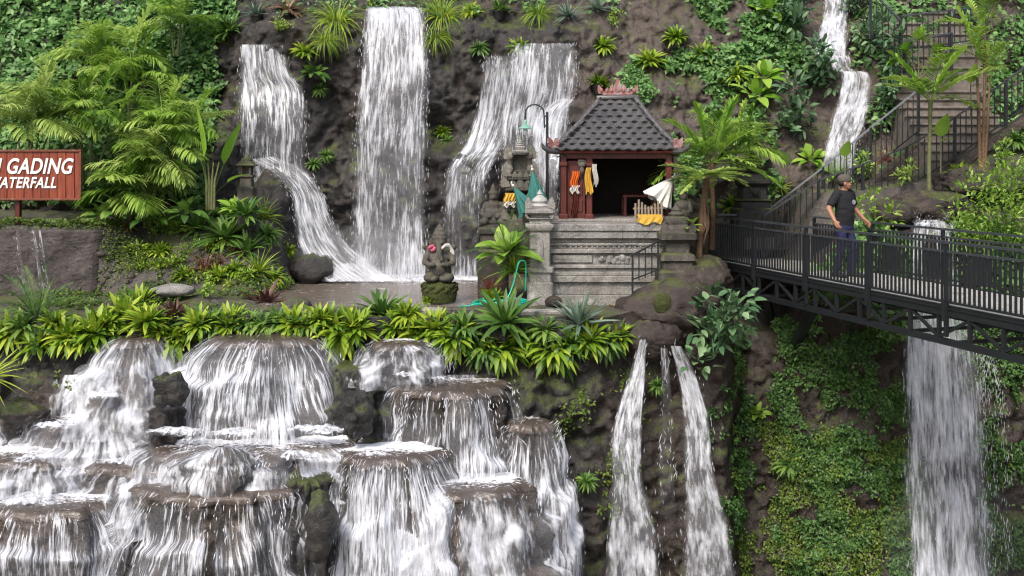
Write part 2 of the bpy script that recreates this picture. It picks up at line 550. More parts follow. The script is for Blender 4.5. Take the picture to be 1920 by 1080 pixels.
MAT['hose'] = m_plain('turquoise hose', (.02, .42, .29), .35, .2)
MAT['lampgreen'] = m_plain('pale green enamel', (.18, .38, .30), .4, .3)
MAT['lampwhite'] = m_plain('white lamp glass', (.75, .77, .8), .25, .1)
MAT['skin'] = m_plain('skin', (.34, .165, .10), .5, .15, 8)
MAT['shirt'] = m_plain('black cotton', (.012, .012, .015), .85, .3, 40)
MAT['jeans'] = m_plain('blue denim', (.018, .022, .075), .8, .4, 40)
MAT['cap'] = m_plain('grey brown cap cloth', (.10, .085, .07), .85, .35, 30)
MAT['shoe'] = m_plain('dark shoe', (.02, .02, .02), .6)
MAT['hair'] = m_plain('black hair', (.012, .010, .009), .6, .4, 60)
MAT['print'] = m_plain('pale shirt print', (.42, .42, .44), .8, .2)
MAT['letter'] = m_plain('white sign paint', (.80, .79, .76), .6, .1)
MAT['pink'] = m_plain('pink flower petals', (.45, .10, .17), .6, .3)

# ================================================================== terrain
ZB = -2.72                      # level of the terrace


def yb_base(x, z):
    """distance of the back cliff / hillside"""
    x = np.asarray(x, float); z = np.asarray(z, float)
    yc = 23.5 + .10 * (z + 2.7) + np.maximum(0, z - 3.1) * 1.0
    yl = 22.7 + .62 * np.maximum(z + 1.35, -1.5)
    yr = 22.4 + .50 * np.maximum(z + 1.6, -1.5)
    wl = ss(-5.4, -7.6, x); wr = ss(1.7, 3.4, x)
    y = yc * (1 - wl) * (1 - wr) + yl * wl + yr * wr
    # buttress left of the right-hand falls, recess by the niche, boulder below the left falls
    y = y - 1.0 * np.exp(-(((x + .95) / .55) ** 2)) * ss(.35, -.35, z) * ss(-3.4, -1.5, z)
    y = y - .35 * np.exp(-(((x + 1.2) / .8) ** 2 + ((z - .1) / .25) ** 2))
    y = y - .30 * np.exp(-(((x + 2.75) / .75) ** 2)) * ss(3.1, 3.4, z)
    y = y - .25 * np.exp(-(((x + 5.75) / .7) ** 2)) * ss(2.4, 2.7, z)
    y = y + .55 * np.exp(-(((x + 1.65) / .42) ** 2 + ((z - .75) / .45) ** 2))
    y = y + .4 * np.exp(-(((x + 4.3) / .45) ** 2)) * ss(2.8, 1.4, z)
    return y


def yb(x, z):
    x = np.asarray(x, float); z = np.asarray(z, float)
    y = yb_base(x, z)
    p = np.stack((x, y * .5, z), -1).reshape(-1, 3)
    d = fbm(p * .75, 3) * .28 + (np.abs(fbm(p * 2.1 + 5, 4)) - .45) * .24 - np.abs(fbm(p * (4.6, 4.6, 1.7) + 2, 3)) * .09 + fbm(p * 11., 2) * .025
    return y + d.reshape(x.shape)


def on_cliff(px, py, off=0.):
    D = 23.5
    for _ in range(8):
        p = at(px, py, D)
        D = .5 * D + .5 * (float(yb(np.array([p[0]]), np.array([p[2]]))[0]) - off)
    return at(px, py, D)


def ztop(x):
    return ZB + 1.45 * ss(5.5, 6.6, x) - .6 * ss(4.0, 4.4, x) * ss(5.6, 5.2, x)


def yl_base(x, z):
    x = np.asarray(x, float)
    y0 = 17.35 + .75 * ss(1.2, 2.6, x) + 1.3 * ss(3.7, 4.4, x) - .65 * ss(5.0, 6., x)
    d = ztop(x) - z
    return y0 - .10 * d - .45 * ss(.4, 2.2, d) * ss(2., -1., x)


def yl(x, z):
    x = np.asarray(x, float); z = np.asarray(z, float)
    y = yl_base(x, z)
    p = np.stack((x, y * .5, z), -1).reshape(-1, 3)
    d = fbm(p * .8 + 31, 3) * .26 + (np.abs(fbm(p * 2.3 + 8, 4)) - .45) * .24 - np.abs(fbm(p * (5., 5., 2.) + 2, 3)) * .09 + fbm(p * 11., 2) * .03
    d = d * np.asarray(ss(-.02, .35, (ztop(x) - z).reshape(-1)) * .9 + .1)
    return y + d.reshape(x.shape)


def on_low(px, py, off=0.):
    D = 17.5
    for _ in range(8):
        p = at(px, py, D)
        D = .5 * D + .5 * (float(yl(np.array([p[0]]), np.array([p[2]]))[0]) - off)
    return at(px, py, D)


def zt(x, y):
    x = np.asarray(x, float); y = np.asarray(y, float)
    z = np.full(x.shape, ZB)
    # raised terrace on the left: steep rendered wall, then a garden bank beside the pool
    k = ss(-8.4, -7.5, x)
    a0 = 20.2 * (1 - k) + 19.2 * k
    a1 = 20.45 * (1 - k) + 22. * k
    left = ss(-4.55, -5.35, x)
    z = z + (1.36 + .25 * ss(21, 23, y)) * ss(0, 1, (y - a0) / (a1 - a0)) * left
    z = z + .16 * np.exp(-(((x + 6) / 1.6) ** 2 + ((y - 18.9) / .6) ** 2))
    # pool bed
    pool = ss(-4.75, -4.5, x) * ss(-.4, -.65, x) * ss(18.05, 18.3, y)
    z = z - .22 * pool
    # right: path to the bridge, then the bank beside the gorge
    z = z + .62 * ss(20.35, 20.6, y) * ss(3.4, 3.9, x)
    z = z + 1.45 * ss(5.5, 6.6, x) - .6 * ss(4.0, 4.4, x) * ss(5.6, 5.2, x) * ss(20.4, 20.0, y)
    z = z + ss(7, 12, x) * 1.2 * ss(19, 21, y)
    p = np.stack((x, y, z * .3), -1).reshape(-1, 3)
    return z + (fbm(p * 1.3, 3) * .05 + fbm(p * 5., 3) * .02).reshape(x.shape) * (1 - .7 * pool)


def on_ground(px, py):
    """where the ray through the pixel meets the terrace"""
    D = np.linspace(17.2, 24, 400)
    P = np.stack([at(px, py, d) for d in D])
    below = np.where(P[:, 2] < zt(P[:, 0], P[:, 1]))[0]
    return P[below[0]] if len(below) else P[np.argmin(np.abs(P[:, 2] - zt(P[:, 0], P[:, 1])))]


# back cliff and hillside: one sheet
xs = np.arange(-18, 18.01, .055)
zs = np.concatenate((np.arange(-3.1, 4.6, .05), np.arange(4.6, 12, .3)))
X, Z = np.meshgrid(xs, zs)
Y = yb(X, Z)
g = G(); g.grid(np.stack((X, Y, Z), -1))
tag(obj('cliff', g, MAT['cliff'], angle=None), kind='structure')
# lower cliff
xs = np.arange(-14, 15.01, .055)
tt = np.linspace(0, 1, 125)
X = np.repeat(xs[None], len(tt), 0)
Z = -9.2 + tt[:, None] * (ztop(xs)[None] + 9.2)
Y = yl(X, Z)
Z[-1] = zt(xs, Y[-1]); Z[-2] = np.minimum(Z[-2], Z[-1] - .03)
g = G(); g.grid(np.stack((X, Y, Z), -1))
tag(obj('lower_cliff', g, MAT['cliff_low'], angle=None), kind='structure')
# terrace: one sheet from the edge of the lower cliff to the foot of the back cliff
ys = np.linspace(0, 1, 96)
Yf = yl(xs, ztop(xs))
X = np.repeat(xs[None], len(ys), 0)
Y = Yf[None] + ys[:, None] * (24.2 - Yf[None])
g = G(); g.grid(np.stack((X, Y, zt(X, Y)), -1))
tag(obj('terrace', g, MAT['earth'], angle=None), kind='structure')
# gorge floor, far enough to reach any horizon
g = G()
g.grid(np.array([[(-300, -300, -9.), (300, -300, -9.)], [(-300, 300, -9.), (300, 300, -9.)]]))
tag(obj('ground', g, MAT['earth'], smooth=False), kind='structure')
g = G()
X, Y = np.meshgrid(np.linspace(-14, 16, 60), np.linspace(4, 17.2, 30))
g.grid(np.stack((X, Y, np.full(X.shape, -7.9)), -1), t=.25)
tag(obj('gorge_pool_water', g, MAT['pool']), kind='structure')
# terrace pool
X, Y = np.meshgrid(np.linspace(-4.75, -.45, 70), np.linspace(18.0, 23.7, 60))
foam = np.clip(.93 * ss(22.1, 23.0, Y) + .25 * ss(21.2, 22.3, Y), 0, 1) + .24
g = G(); g.grid(np.stack((X, Y, np.full(X.shape, ZB + .055)), -1), t=foam)
tag(obj('pool_water', g, MAT['pool']), kind='structure')


# ------------------------------------------------------------------ falling water
def spray(g, rows, n, size=(.007, .06), spread=.12, t=1.):
    """elongated drops around a fall"""
    k = np.array([0, .25, .5, .75, 1.])
    for _ in range(n):
        s = rnd.random() * (len(rows) - 1); i = int(s); f = s - i
        u = rnd.random()
        if rnd.random() < .45: u = rnd.choice((u * .12, 1 - u * .12))
        A = rows[i][0] * (1 - f) + rows[i + 1][0] * f
        B = rows[i][1] * (1 - f) + rows[i + 1][1] * f
        p = A * (1 - u) + B * u + np.array((rnd.gauss(0, .03), -abs(rnd.gauss(0, spread)) - .03, rnd.gauss(0, .05)))
        d = unit(rows[i + 1][0] - rows[i][0] + np.array((rnd.gauss(0, .05), 0, 0)))
        w, h = size[0] * rnd.uniform(.5, 1.2), size[1] * rnd.uniform(.4, 1.5)
        v = [p - d * h, p + (w, 0, 0), p + (0, -w, 0), p - (w, 0, 0), p + d * h]
        g.add(v, [(0, 1, 2), (0, 2, 3), (4, 2, 1), (4, 3, 2)], t, [(.5, .5)] * 5)


def smooth_rows(rows, n):
    """Catmull-Rom through (left, right, amount) rows"""
    A = np.array([np.concatenate((r[0], r[1], [r[2]])) for r in rows])
    A = np.vstack((2 * A[0] - A[1], A, 2 * A[-1] - A[-2]))
    out = []
    for s in np.linspace(0, len(rows) - 1 - 1e-6, n):
        i = int(s); t = s - i
        p0, p1, p2, p3 = A[i:i + 4]
        q = .5 * (2 * p1 + (p2 - p0) * t + (2 * p0 - 5 * p1 + 4 * p2 - p3) * t * t + (3 * p1 - p0 - 3 * p2 + p3) * t ** 3)
        out.append(q)
    return np.array(out)


_wseed = [0]


def sheet(g, rows, nu=26, nv=46, fold=.05, layers=2, gap=.07, edge=.15):
    Q = smooth_rows(rows, nv)
    for ly in range(layers):
        _wseed[0] += 1; sd = _wseed[0] * 7.7
        u = np.linspace(0, 1, nu)
        Lp, Rp, dn = Q[:, :3], Q[:, 3:6], np.clip(Q[:, 6], 0, 1.2)
        P = Lp[:, None] * (1 - u[None, :, None]) + Rp[:, None] * u[None, :, None]
        wid = np.linalg.norm(Rp - Lp, axis=1)
        ln = np.concatenate(([0], np.cumsum(np.linalg.norm(np.diff((Lp + Rp) / 2, axis=0), axis=1))))
        mw = wid.mean() * .65 + .35 * wid[:, None]
        U = (u[None] - .5) * mw + sd
        V = np.repeat(ln[:, None], nu, 1) + sd * 1.3
        pts = np.stack((U * 3.2, V * .55, np.full(U.shape, sd)), -1).reshape(-1, 3)
        nz = fbm(pts, 3).reshape(U.shape)
        P = P.copy(); P[..., 1] -= nz * fold + ly * gap + .02
        P[..., 0] += pn(pts * (.6, 1.5, 1) + 40).reshape(U.shape) * fold * .6
        ed = ss(0, edge, u) * ss(1, 1 - edge, u)
        jag = pn(np.stack((V * 1.3, U * 2.6, U * 0 + sd), -1).reshape(-1, 3)).reshape(U.shape)
        t = dn[:, None] * (.35 + .65 * np.clip(ed[None] + jag * .5, 0, 1)) * (1 - .13 * ly)
        g.grid(P, t, np.stack((U, V), -1))


def crow(l, r, py, off, dens):
    """one row of a fall against the back cliff"""
    a, b = on_cliff(l, py, off), on_cliff(r, py, off)
    d = (a[1] + b[1]) / 2
    return (at(l, py, d), at(r, py, d), dens)


def drow(l, r, py, D, dens, pyr=None):
    return (at(l, py, D), at(r, py if pyr is None else pyr, D), dens)


def lrow(l, r, py, off, dens):
    a, b = on_low(l, py, off), on_low(r, py, off)
    d = (a[1] + b[1]) / 2
    return (at(l, py, d), at(r, py, d), dens)


def waterfall(label, sheets, mat='fall_far', drops=250, dsize=(.0065, .05), group=None, **kw):
    g = G()
    for rows in sheets:
        sheet(g, rows, **kw)
        if drops: spray(g, [(q[:3], q[3:6]) for q in smooth_rows(rows, 14)], drops, dsize)
    o = obj('waterfall', g, MAT[mat], angle=None)
    return tag(o, label, 'waterfall', group)


def foam_heap(g, c, rx, ry, h, n=26, t=.95):
    """bumpy mound of white water"""
    _wseed[0] += 1
    u = np.linspace(-1, 1, n); U, V = np.meshgrid(u, u)
    r = np.sqrt(U ** 2 + V ** 2)
    a = ss(1.05, .2, r)
    x, y = U * rx, V * ry
    p = np.stack((x * 5 + c[0] * 3, y * 5 + c[1], x * 0 + c[2] + _wseed[0]), -1).reshape(-1, 3)
    z = a * h * .5 * (1 + .6 * fbm(p, 3).reshape(r.shape)) + fbm(p * 2.6, 3).reshape(r.shape) * .05 * a
    P = np.stack((x, y, z), -1) + np.asarray(c)
    g.grid(P, t * ss(1.0, .35, r + .2 * fbm(p * .5, 2).reshape(r.shape)), np.stack((x + c[0], y + c[1]), -1) * 1.)


# 1 left: drops on to a boulder and runs down its right side
W1 = [crow(448, 535, 84, .20, .8), crow(446, 552, 140, .32, .85), crow(444, 575, 170, .36, .88), crow(444, 582, 240, .45, .70), crow(446, 582, 300, .5, .7), crow(458, 598, 360, .5, .7), crow(500, 622, 440, .5, .62), crow(548, 660, 500, .5, .6)]
W1b = [drow(468, 520, 300, 22.5, .75, 292), drow(506, 578, 322, 22.35, .8), drow(540, 606, 356, 22.25, .8), drow(550, 628, 410, 22.1, .78), drow(560, 664, 460, 21.95, .8), drow(578, 716, 502, 21.8, .9), drow(600, 760, 527, 21.7, 1.0)]
waterfall('left waterfall dropping on to a boulder and curving right into the pool', [W1, W1b], drops=230)
# 2 centre: the tallest
W2 = [crow(690, 780, 14, .10, 1.), crow(684, 801, 24, .35, .95), crow(676, 808, 90, .55, .85), crow(664, 808, 190, .7, .80), crow(658, 806, 300, .75, .74), crow(656, 806, 420, .75, .72), drow(652, 808, 526, 22.6, .9)]
waterfall('tallest waterfall, falling straight from the cliff top into the pool', [W2], drops=520, layers=3)
# 3 right: two lips, joined, sliding over a buttress to the left
W3a = [crow(905, 968, 106, .15, .5), crow(903, 968, 130, .3, .75), crow(892, 960, 210, .45, .9), crow(868, 950, 270, .5, .95), crow(838, 925, 310, .45, .85), crow(828, 912, 360, .5, .7), crow(826, 905, 440, .5, .62), crow(826, 902, 524, .4, .7)]
W3b = [crow(962, 1084, 82, .15, .8), crow(955, 1088, 104, .3, .85), crow(945, 1086, 170, .4, .78), crow(930, 1075, 240, .5, .72), crow(930, 1068, 330, .5, .45), crow(925, 1060, 430, .5, .3)]
W3c = [crow(1040, 1078, 186, .5, .8), crow(1005, 1062, 215, .6, .9), crow(995, 1050, 270, .6, .85), crow(990, 1050, 420, .6, .65)]
waterfall('broad right waterfall with two lips sliding behind the stone shrine', [W3a, W3b, W3c], drops=200)
# 4 on the right hillside
W4 = [crow(1545, 1590, -20, .2, .75), crow(1540, 1592, 30, .25, .85), crow(1525, 1590, 85, .3, .95), crow(1528, 1592, 108, .35, .9)]
W4b = [crow(1552, 1592, 105, .3, .9), crow(1560, 1600, 132, .3, .75), crow(1578, 1632, 140, .35, .9), crow(1562, 1630, 200, .4, .95), crow(1548, 1612, 262, .4, .9), crow(1540, 1604, 300, .35, .8), crow(1535, 1602, 330, .1, .5)]
waterfall('small stepped waterfall on the planted slope beside the stairs', [W4, W4b], mat='fall_rush', drops=80)
# thin jets down the rendered wall under the sign
for a, b, lab in ((28, 62, 'leftmost thin jet of water down the wall below the sign'), (62, 105, 'double thin jet of water down the wall below the sign')):
    rr = [drow(a, a + 6, 432, 20.0, .7), drow(a + 4, a + 11, 470, 19.85, .62), drow(a + 11, a + 20, 520, 19.75, .6), drow(a + 14, a + 26, 550, 19.7, .55)]
    sh = [rr] if a == 28 else [rr, [(p + (.12, 0, 0), q + (.10, 0, 0), d) for p, q, d in rr]]
    waterfall(lab, sh, drops=12, layers=1, nu=6, dsize=(.006, .04))
# far right: from behind the bridge down into the gorge
W7 = [lrow(1720, 1765, 412, .1, .7), lrow(1708, 1785, 430, .35, .7), lrow(1700, 1800, 520, .5, .75), lrow(1692, 1830, 650, .6, .98), lrow(1690, 1850, 800, .65, .9), lrow(1692, 1862, 950, .65, .86), lrow(1694, 1872, 1110, .6, .84)]
W7b = [lrow(1835, 1850, 655, .45, .35), lrow(1835, 1880, 800, .45, .3), lrow(1840, 1890, 1090, .45, .3)]
waterfall('wide waterfall falling behind and below the bridge at far right', [W7, W7b], drops=420)
g = G()
spray(g, [(at(1705, 440, 18.2), at(1785, 440, 18.2)), (at(1715, 400, 18.2), at(1775, 402, 18.2))], 120, (.016, .03), .1)
foam_heap(g, at(1735, 428, 18.45), .32, .2, .2, 18); foam_heap(g, at(1768, 436, 18.45), .22, .2, .12, 14)
tag(obj('splash', g, MAT['foam'], angle=None), 'white splash of spring water boiling up behind the bridge railing', 'splash', kind='stuff')
# the pair out of the brown rock
W8 = [lrow(1199, 1212, 636, .35, .9), lrow(1186, 1210, 680, .4, .85), lrow(1160, 1206, 750, .42, .75), lrow(1144, 1204, 838, .45, .85), lrow(1144, 1206, 900, .5, .8), lrow(1136, 1232, 1000, .5, .88), lrow(1130, 1244, 1100, .5, .85)]
W9 = [lrow(1256, 1278, 648, .35, .9), lrow(1268, 1304, 700, .4, .8), lrow(1282, 1330, 790, .45, .8), lrow(1280, 1340, 880, .5, .85), lrow(1282, 1366, 980, .5, .88), lrow(1275, 1388, 1100, .5, .84)]
W10 = [lrow(1238, 1252, 652, .3, .6), lrow(1238, 1262, 800, .35, .5), lrow(1228, 1266, 900, .35, .45), lrow(1235, 1290, 1090, .3, .3)]
waterfall('left of the twin falls spouting from under the brown rock', [W8], mat='fall_rush', drops=120)
waterfall('right of the twin falls, beside a thin trickle under the brown rock', [W9, W10], mat='fall_rush', drops=90)


# ------------------------------------------------------------------ rock ledges of the cascade, each with its water
def ledge_fn(cx, cy, z0, rx, ry, z1, flare, seed, lip=.06, back=0.):
    def fn(th, t, out=0., rough=1.):
        """point at angle th, share t of the way down"""
        th = np.asarray(th, float); t = np.asarray(t, float)
        h = z0 - z1
        p = np.stack((np.cos(th) * 1.9 + seed, np.sin(th) * 1.9, t * h * .7), -1)
        sh = p.shape[:-1]
        p = p.reshape(-1, 3)
        n = fbm(p, 2).reshape(sh)
        n2 = fbm(p * 2.6 + 3, 4).reshape(sh)
        n3 = fbm(p * 11. + 3, 3).reshape(sh)
        # shelves where the rock breaks forward and the water splashes
        pa = np.stack((np.cos(th) * 2.2 + seed * 3, np.sin(th) * 2.2, np.zeros_like(t)), -1).reshape(-1, 3)
        ta = .34 + .22 * pn(pa + 7).reshape(sh); tb_ = .66 + .2 * pn(pa * 1.3 + 19).reshape(sh)
        sa = np.clip(.16 + .34 * pn(pa + 31).reshape(sh), 0, .34); sb = np.clip(.10 + .34 * pn(pa * 1.2 + 47).reshape(sh), 0, .3)
        shelf = sa * ss(0, .035, t - ta) + sb * ss(0, .035, t - tb_)
        fn.edge = np.exp(-((t - ta - .03) / .035) ** 2) * sa * 3 + np.exp(-((t - tb_ - .03) / .035) ** 2) * sb * 3
        k = 1 + .24 * n + flare * t ** .85
        under = -lip * np.sin(np.clip(t / .35, 0, 1) * np.pi) * .3
        dd = np.clip(t * h / .12, 0, 1)
        n2 = n2 * rough; n3 = n3 * rough
        add = .11 * n2 * ss(-.02, .15, t) + .05 * n3 * ss(0, .08, t) + under + out + shelf * .75 * (1 if z0 - z1 > .7 else .4) - min(.17, .4 * min(rx, ry)) * (1 - np.sqrt(1 - (1 - dd) ** 2 + 1e-9))
        return np.stack((cx + np.cos(th) * (rx * k + add), cy + np.sin(th) * (ry * k + add), z0 - h * t), -1)
    return fn


LEDGES = []


def ledge(label, pxl, pxr, pyf, Df, ry, py_bot, flare, seed, top_foam=.3, falls=(), dens=.7, mat='fall_near', lip=.05, water=True, drops=150, wlabel=None, rock='ledge', rush=0.):
    rx = (pxr - pxl) / 2 / F * Df
    c = at((pxl + pxr) / 2, pyf, Df)
    z0, cy = c[2], Df + ry
    z1 = (HY - py_bot) / F * Df
    fn = ledge_fn(c[0], cy, z0, rx, ry, z1, flare, seed, lip)
    th = np.linspace(0, 2 * math.pi, 120, endpoint=False)
    rows = []
    for k in (.03, .35, .7, .9):
        e = fn(th, np.zeros(120)); m = np.array((c[0], cy, z0 - .03))
        rows.append(m + (e - m) * k)
    rows.append(fn(th, np.zeros(120)) + (0, 0, -.01))
    for t in np.concatenate((np.array((.003, .008, .018, .035, .06, .09, .12, .15)) / (z0 - z1), np.linspace(.18 / (z0 - z1), 1, 56))): rows.append(fn(th, np.full(120, t)))
    g = G(); g.grid(np.array(rows), wrap=True); g.f.append(tuple(range(120)))
    tag(obj('ledge_rock', g, MAT[rock], angle=None), label, 'rock')
    if not water: return
    # shallow water lying on top
    w = G()
    rows = []
    for k in (.02, .3, .6, .85, 1.0):
        e = fn(th, np.zeros(120)); m = np.array((c[0], cy, z0 + .015))
        q = m + (e - m) * k; q[:, 2] = z0 + .018 - .012 * k ** 4; rows.append(q)
    for dz in (.004, .010, .02, .036, .06, .09, .125):      # the film of water bending over the lip
        q = fn(th, np.full(120, dz / (z0 - z1)), .012); q[:, 2] += .012; rows.append(q)
    rows = np.array(rows)
    fo = top_foam * (.45 + 1.2 * ss(-.6, .8, (rows[..., 1] - cy) / ry)) * np.array([1.] * 4 + [.75, .62, .55, .5, .45, .4, .4, .4])[:, None]
    w.grid(rows, np.clip(fo, 0, 1.2), wrap=True); w.f.append(tuple(range(120)))
    root = thing('cascade_step', wlabel or label, 'cascade', tuple(c))
    q = obj('pool_surface', w.xf(off=-c), MAT['ledgewater'], root, angle=None)
    # curtains: (from deg, to deg, share of the drop, amount)
    for a0, a1, t1, dn in falls:
        q = G()
        h = (z0 - z1) * t1
        rws = []
        for t in (0, .02, .08, .2, .4, .7, 1.):
            tt = t * t1
            out = .035 + .10 * min(1, t * 5) ** .6 + (.06 if t > .1 else 0)
            A, B = R(a0), R(a1)
            rws.append((tt, out, dn * (1 - .10 * t) * (.62 if t < .02 else .8 if t < .05 else 1.) + rush * t))
        nu = max(10, int(abs(a1 - a0) / 3)); nv = 46
        for ly in range(2):
            _wseed[0] += 1; sd = _wseed[0] * 5.1
            T = np.linspace(0, 1, nv) ** 1.7; Aa = np.linspace(R(a0), R(a1), nu)
            AA, TT = np.meshgrid(Aa, T)
            tq = TT * t1
            hh = h * TT; arc = .3 * np.clip(1 - hh / .17, 0, 1) ** 2
            out = .02 + .05 * ly + np.interp(T, [r[0] / t1 for r in rws], [r[1] for r in rws])[:, None] + .03 * np.minimum(1, hh * 2)
            rad = (rx + ry) / 2 * (1 + flare * tq * .5)
            U = (AA + math.pi / 2) * (rx + ry) / 2 * (1 + flare * t1 * .3) + sd; V = hh - arc + sd
            pts = np.stack((U * 4.5, V * .5, U * 0 + sd), -1).reshape(-1, 3)
            nz = fbm(pts, 3).reshape(U.shape)
            # gather into strands where the lip dips
            P = fn(AA, tq, 0., .25); burst = np.clip(fn.edge, 0, 1)
            nrm = np.stack((np.cos(AA), np.sin(AA), AA * 0), -1)
            P = P + nrm * (out + nz * .035 * np.minimum(1, hh * 3))[..., None]
            P[..., 2] = z0 + .012 - hh - .01 * 0
            ug = np.linspace(0, 1, nu)
            ed = ss(0, .08, ug) * ss(1, .92, ug)
            lipgap = fbm(np.stack((U * 1.3, U * 0, U * 0 + sd * .1), -1).reshape(-1, 3), 2).reshape(U.shape)
            dd = np.interp(T, [r[0] / t1 for r in rws], [r[2] for r in rws])[:, None]
            t = dd * (.4 + .6 * ed[None]) * (1 - .12 * ly) + lipgap * .22 + .18 * burst - .12 * (burst < .02) * ss(.3, .1, TT)
            q.grid(P, np.clip(t, 0, 1.1), np.stack((U, V), -1))
            if ly == 1 and drops:
                s = P.shape[0]
                spray(q, [(P[k, 0], P[k, -1]) for k in range(2, s, 6)], int(drops * abs(a1 - a0) / 110), (.0055, .045), .035)
        obj('water_curtain', q.xf(off=-c), MAT[mat], root, angle=None)
    return root


# (the back rows first)
ledge('wide cone shaped rock at the top of the cascade', 372, 592, 640, 16.55, .62, 815, .62, 3.1, .12, [(-175, -92, 1., .62), (-100, -5, 1., .66)], wlabel='broadest curtain of water down the cone shaped upper rock', drops=120)
ledge('upper left rock at the head of the stepped stream', 205, 284, 640, 16.7, .5, 800, 1.1, 8.2, .3, [(-185, -10, 1., .72)], mat='fall_rush', wlabel='upper left cascade widening down a stepped slope', rush=.15)
ledge('small rock lip right of the cone shaped rock', 692, 795, 648, 16.6, .4, 730, .12, 5.5, .5, [(-178, -5, .9, .66)], wlabel='short fall on to the brown round ledge', mat='fall_rush')
ledge('brown round ledge right of centre', 716, 952, 738, 15.95, .75, 1000, .10, 12.4, .40, [(-190, -120, .8, .55), (-128, -90, .75, .50), (-92, -50, .75, .62), (-52, 10, .8, .40)], wlabel='thin curtain of water round the brown ledge')
ledge('narrow flat topped rock column', 952, 1036, 800, 16.0, .36, 1120, .25, 21.3, .35, [(-160, -15, 1., .62)], wlabel='narrow fall down the flat topped rock column', lip=.03)
ledge('platform rock under the cone shaped fall', 250, 668, 858, 15.05, .95, 990, .12, 33., .95, [(-172, -118, .6, .8), (-118, -62, .6, .6), (-62, -12, .7, .85)], mat='fall_rush', wlabel='white foaming shelf below the broad curtain')
ledge('dark rock of the left step, highest', 60, 262, 800, 15.9, .6, 900, .35, 41., .8, [(-178, -8, 1., .7)], mat='fall_rush', wlabel='highest of the foaming steps on the left')
ledge('dark rock of the left step, at the frame edge', -70, 135, 868, 15.3, .6, 960, .25, 47., .8, [(-178, -8, 1., .75)], mat='fall_rush', wlabel='foaming step at the left frame edge')
ledge('dark rock of the left step, middle', 118, 330, 880, 15.2, .55, 980, .3, 52., .75, [(-178, -8, 1., .66)], mat='fall_rush', wlabel='middle foaming step left of the round pool ledge')
ledge('brown ledge at the bottom left corner', -120, 190, 962, 14.35, .7, 1160, .12, 57., .75, [(-178, -100, 1., .62), (-100, -5, 1., .6)], wlabel='curtain of water at the bottom left corner')
ledge('round pool ledge in the foreground', 218, 535, 936, 14.3, .66, 1180, .06, 63., .34, [(-186, -130, 1., .58), (-128, -82, 1., .58), (-82, -30, 1., .60), (-34, 5, 1., .5)], wlabel='foreground curtain falling from the round pool ledge')
ledge('brown square ledge below the round ledge', 608, 828, 864, 15.0, .55, 1150, .34, 71., .75, [(-186, -120, 1., .62), (-122, -70, 1., .7), (-72, 5, 1., .68)], wlabel='curtain of water down the square brown ledge', rush=.12)
ledge('low foaming ledge under the brown round ledge', 765, 990, 926, 14.9, .62, 1150, .22, 77., .8, [(-180, -100, 1., .74), (-100, 0, 1., .66)], mat='fall_rush', wlabel='low wide fall under the brown round ledge')
ledge('dark rough rock between the two foreground falls', 520, 616, 905, 14.75, .45, 1180, .28, 83., water=False, rock='cliff_low')
ledge('dark rock shoulder beside the broad curtain', 618, 720, 690, 16.3, .5, 900, .3, 87., water=False, rock='cliff_low')
ledge('brown wet rock between the two upper cascades', 225, 345, 770, 15.8, .6, 930, .35, 91., water=False, rock='ledge')
# the stepped bed between the ledges, with the stream rushing down it
nx, ny = 190, 130
PX = np.linspace(-170, 1010, nx); TT = np.linspace(0, 1, ny)
PXg, Tg = np.meshgrid(PX, TT)
x0 = (PXg - 960) / F * 15.5
q = np.stack((x0 * 1.1, Tg * 0 + 3.3, Tg * 2.4), -1).reshape(-1, 3)
nb_ = fbm(q, 3).reshape(PXg.shape); nb2 = fbm(q * 2.7 + 4, 4).reshape(PXg.shape)
PYg = 705 + 460 * Tg
st = Tg * 6.5 + nb_ * .9
stair = (np.floor(st) + ss(.30, .95, st - np.floor(st)) - nb_ * .9) / 6.5
Dg = 16.95 - 2.35 * (.35 * Tg + .65 * stair) - .16 * nb2 + .10 * nb_ + .7 * np.exp(-((PXg - 570) / 55) ** 2) * ss(.35, .5, Tg) + 1.6 * ss(880, 1005, PXg)
BX = (PXg - 960) / F * Dg; BZ_ = (HY - PYg) / F * Dg
Pb = np.stack((BX, Dg, BZ_), -1)
g = G(); g.grid(Pb); tag(obj('cascade_bed', g, MAT['ledge'], angle=None), kind='structure')
Pw = Pb.copy(); Pw[..., 1] -= .05; Pw[..., 2] += .03
dens = .80 + .30 * nb_ - .75 * np.exp(-((PXg - 575) / 60) ** 2) * ss(.32, .45, Tg) - .8 * ss(150, 40, PXg) * ss(.22, .1, Tg) - .8 * np.exp(-((PXg - 280) / 60) ** 2) * ss(.3, .15, Tg) - .5 * ss(930, 1000, PXg) + .4 * np.exp(-((PXg - 480) / 190) ** 2 - ((PYg - 860) / 60) ** 2)
V = np.cumsum(np.linalg.norm(np.diff(Pw, axis=0, prepend=Pw[:1]), axis=-1), axis=0)
g = G(); g.grid(Pw, np.clip(dens, 0, 1.1), np.stack((BX, V), -1))
tag(obj('stream_water', g, MAT['fall_rush'], angle=None), kind='structure')
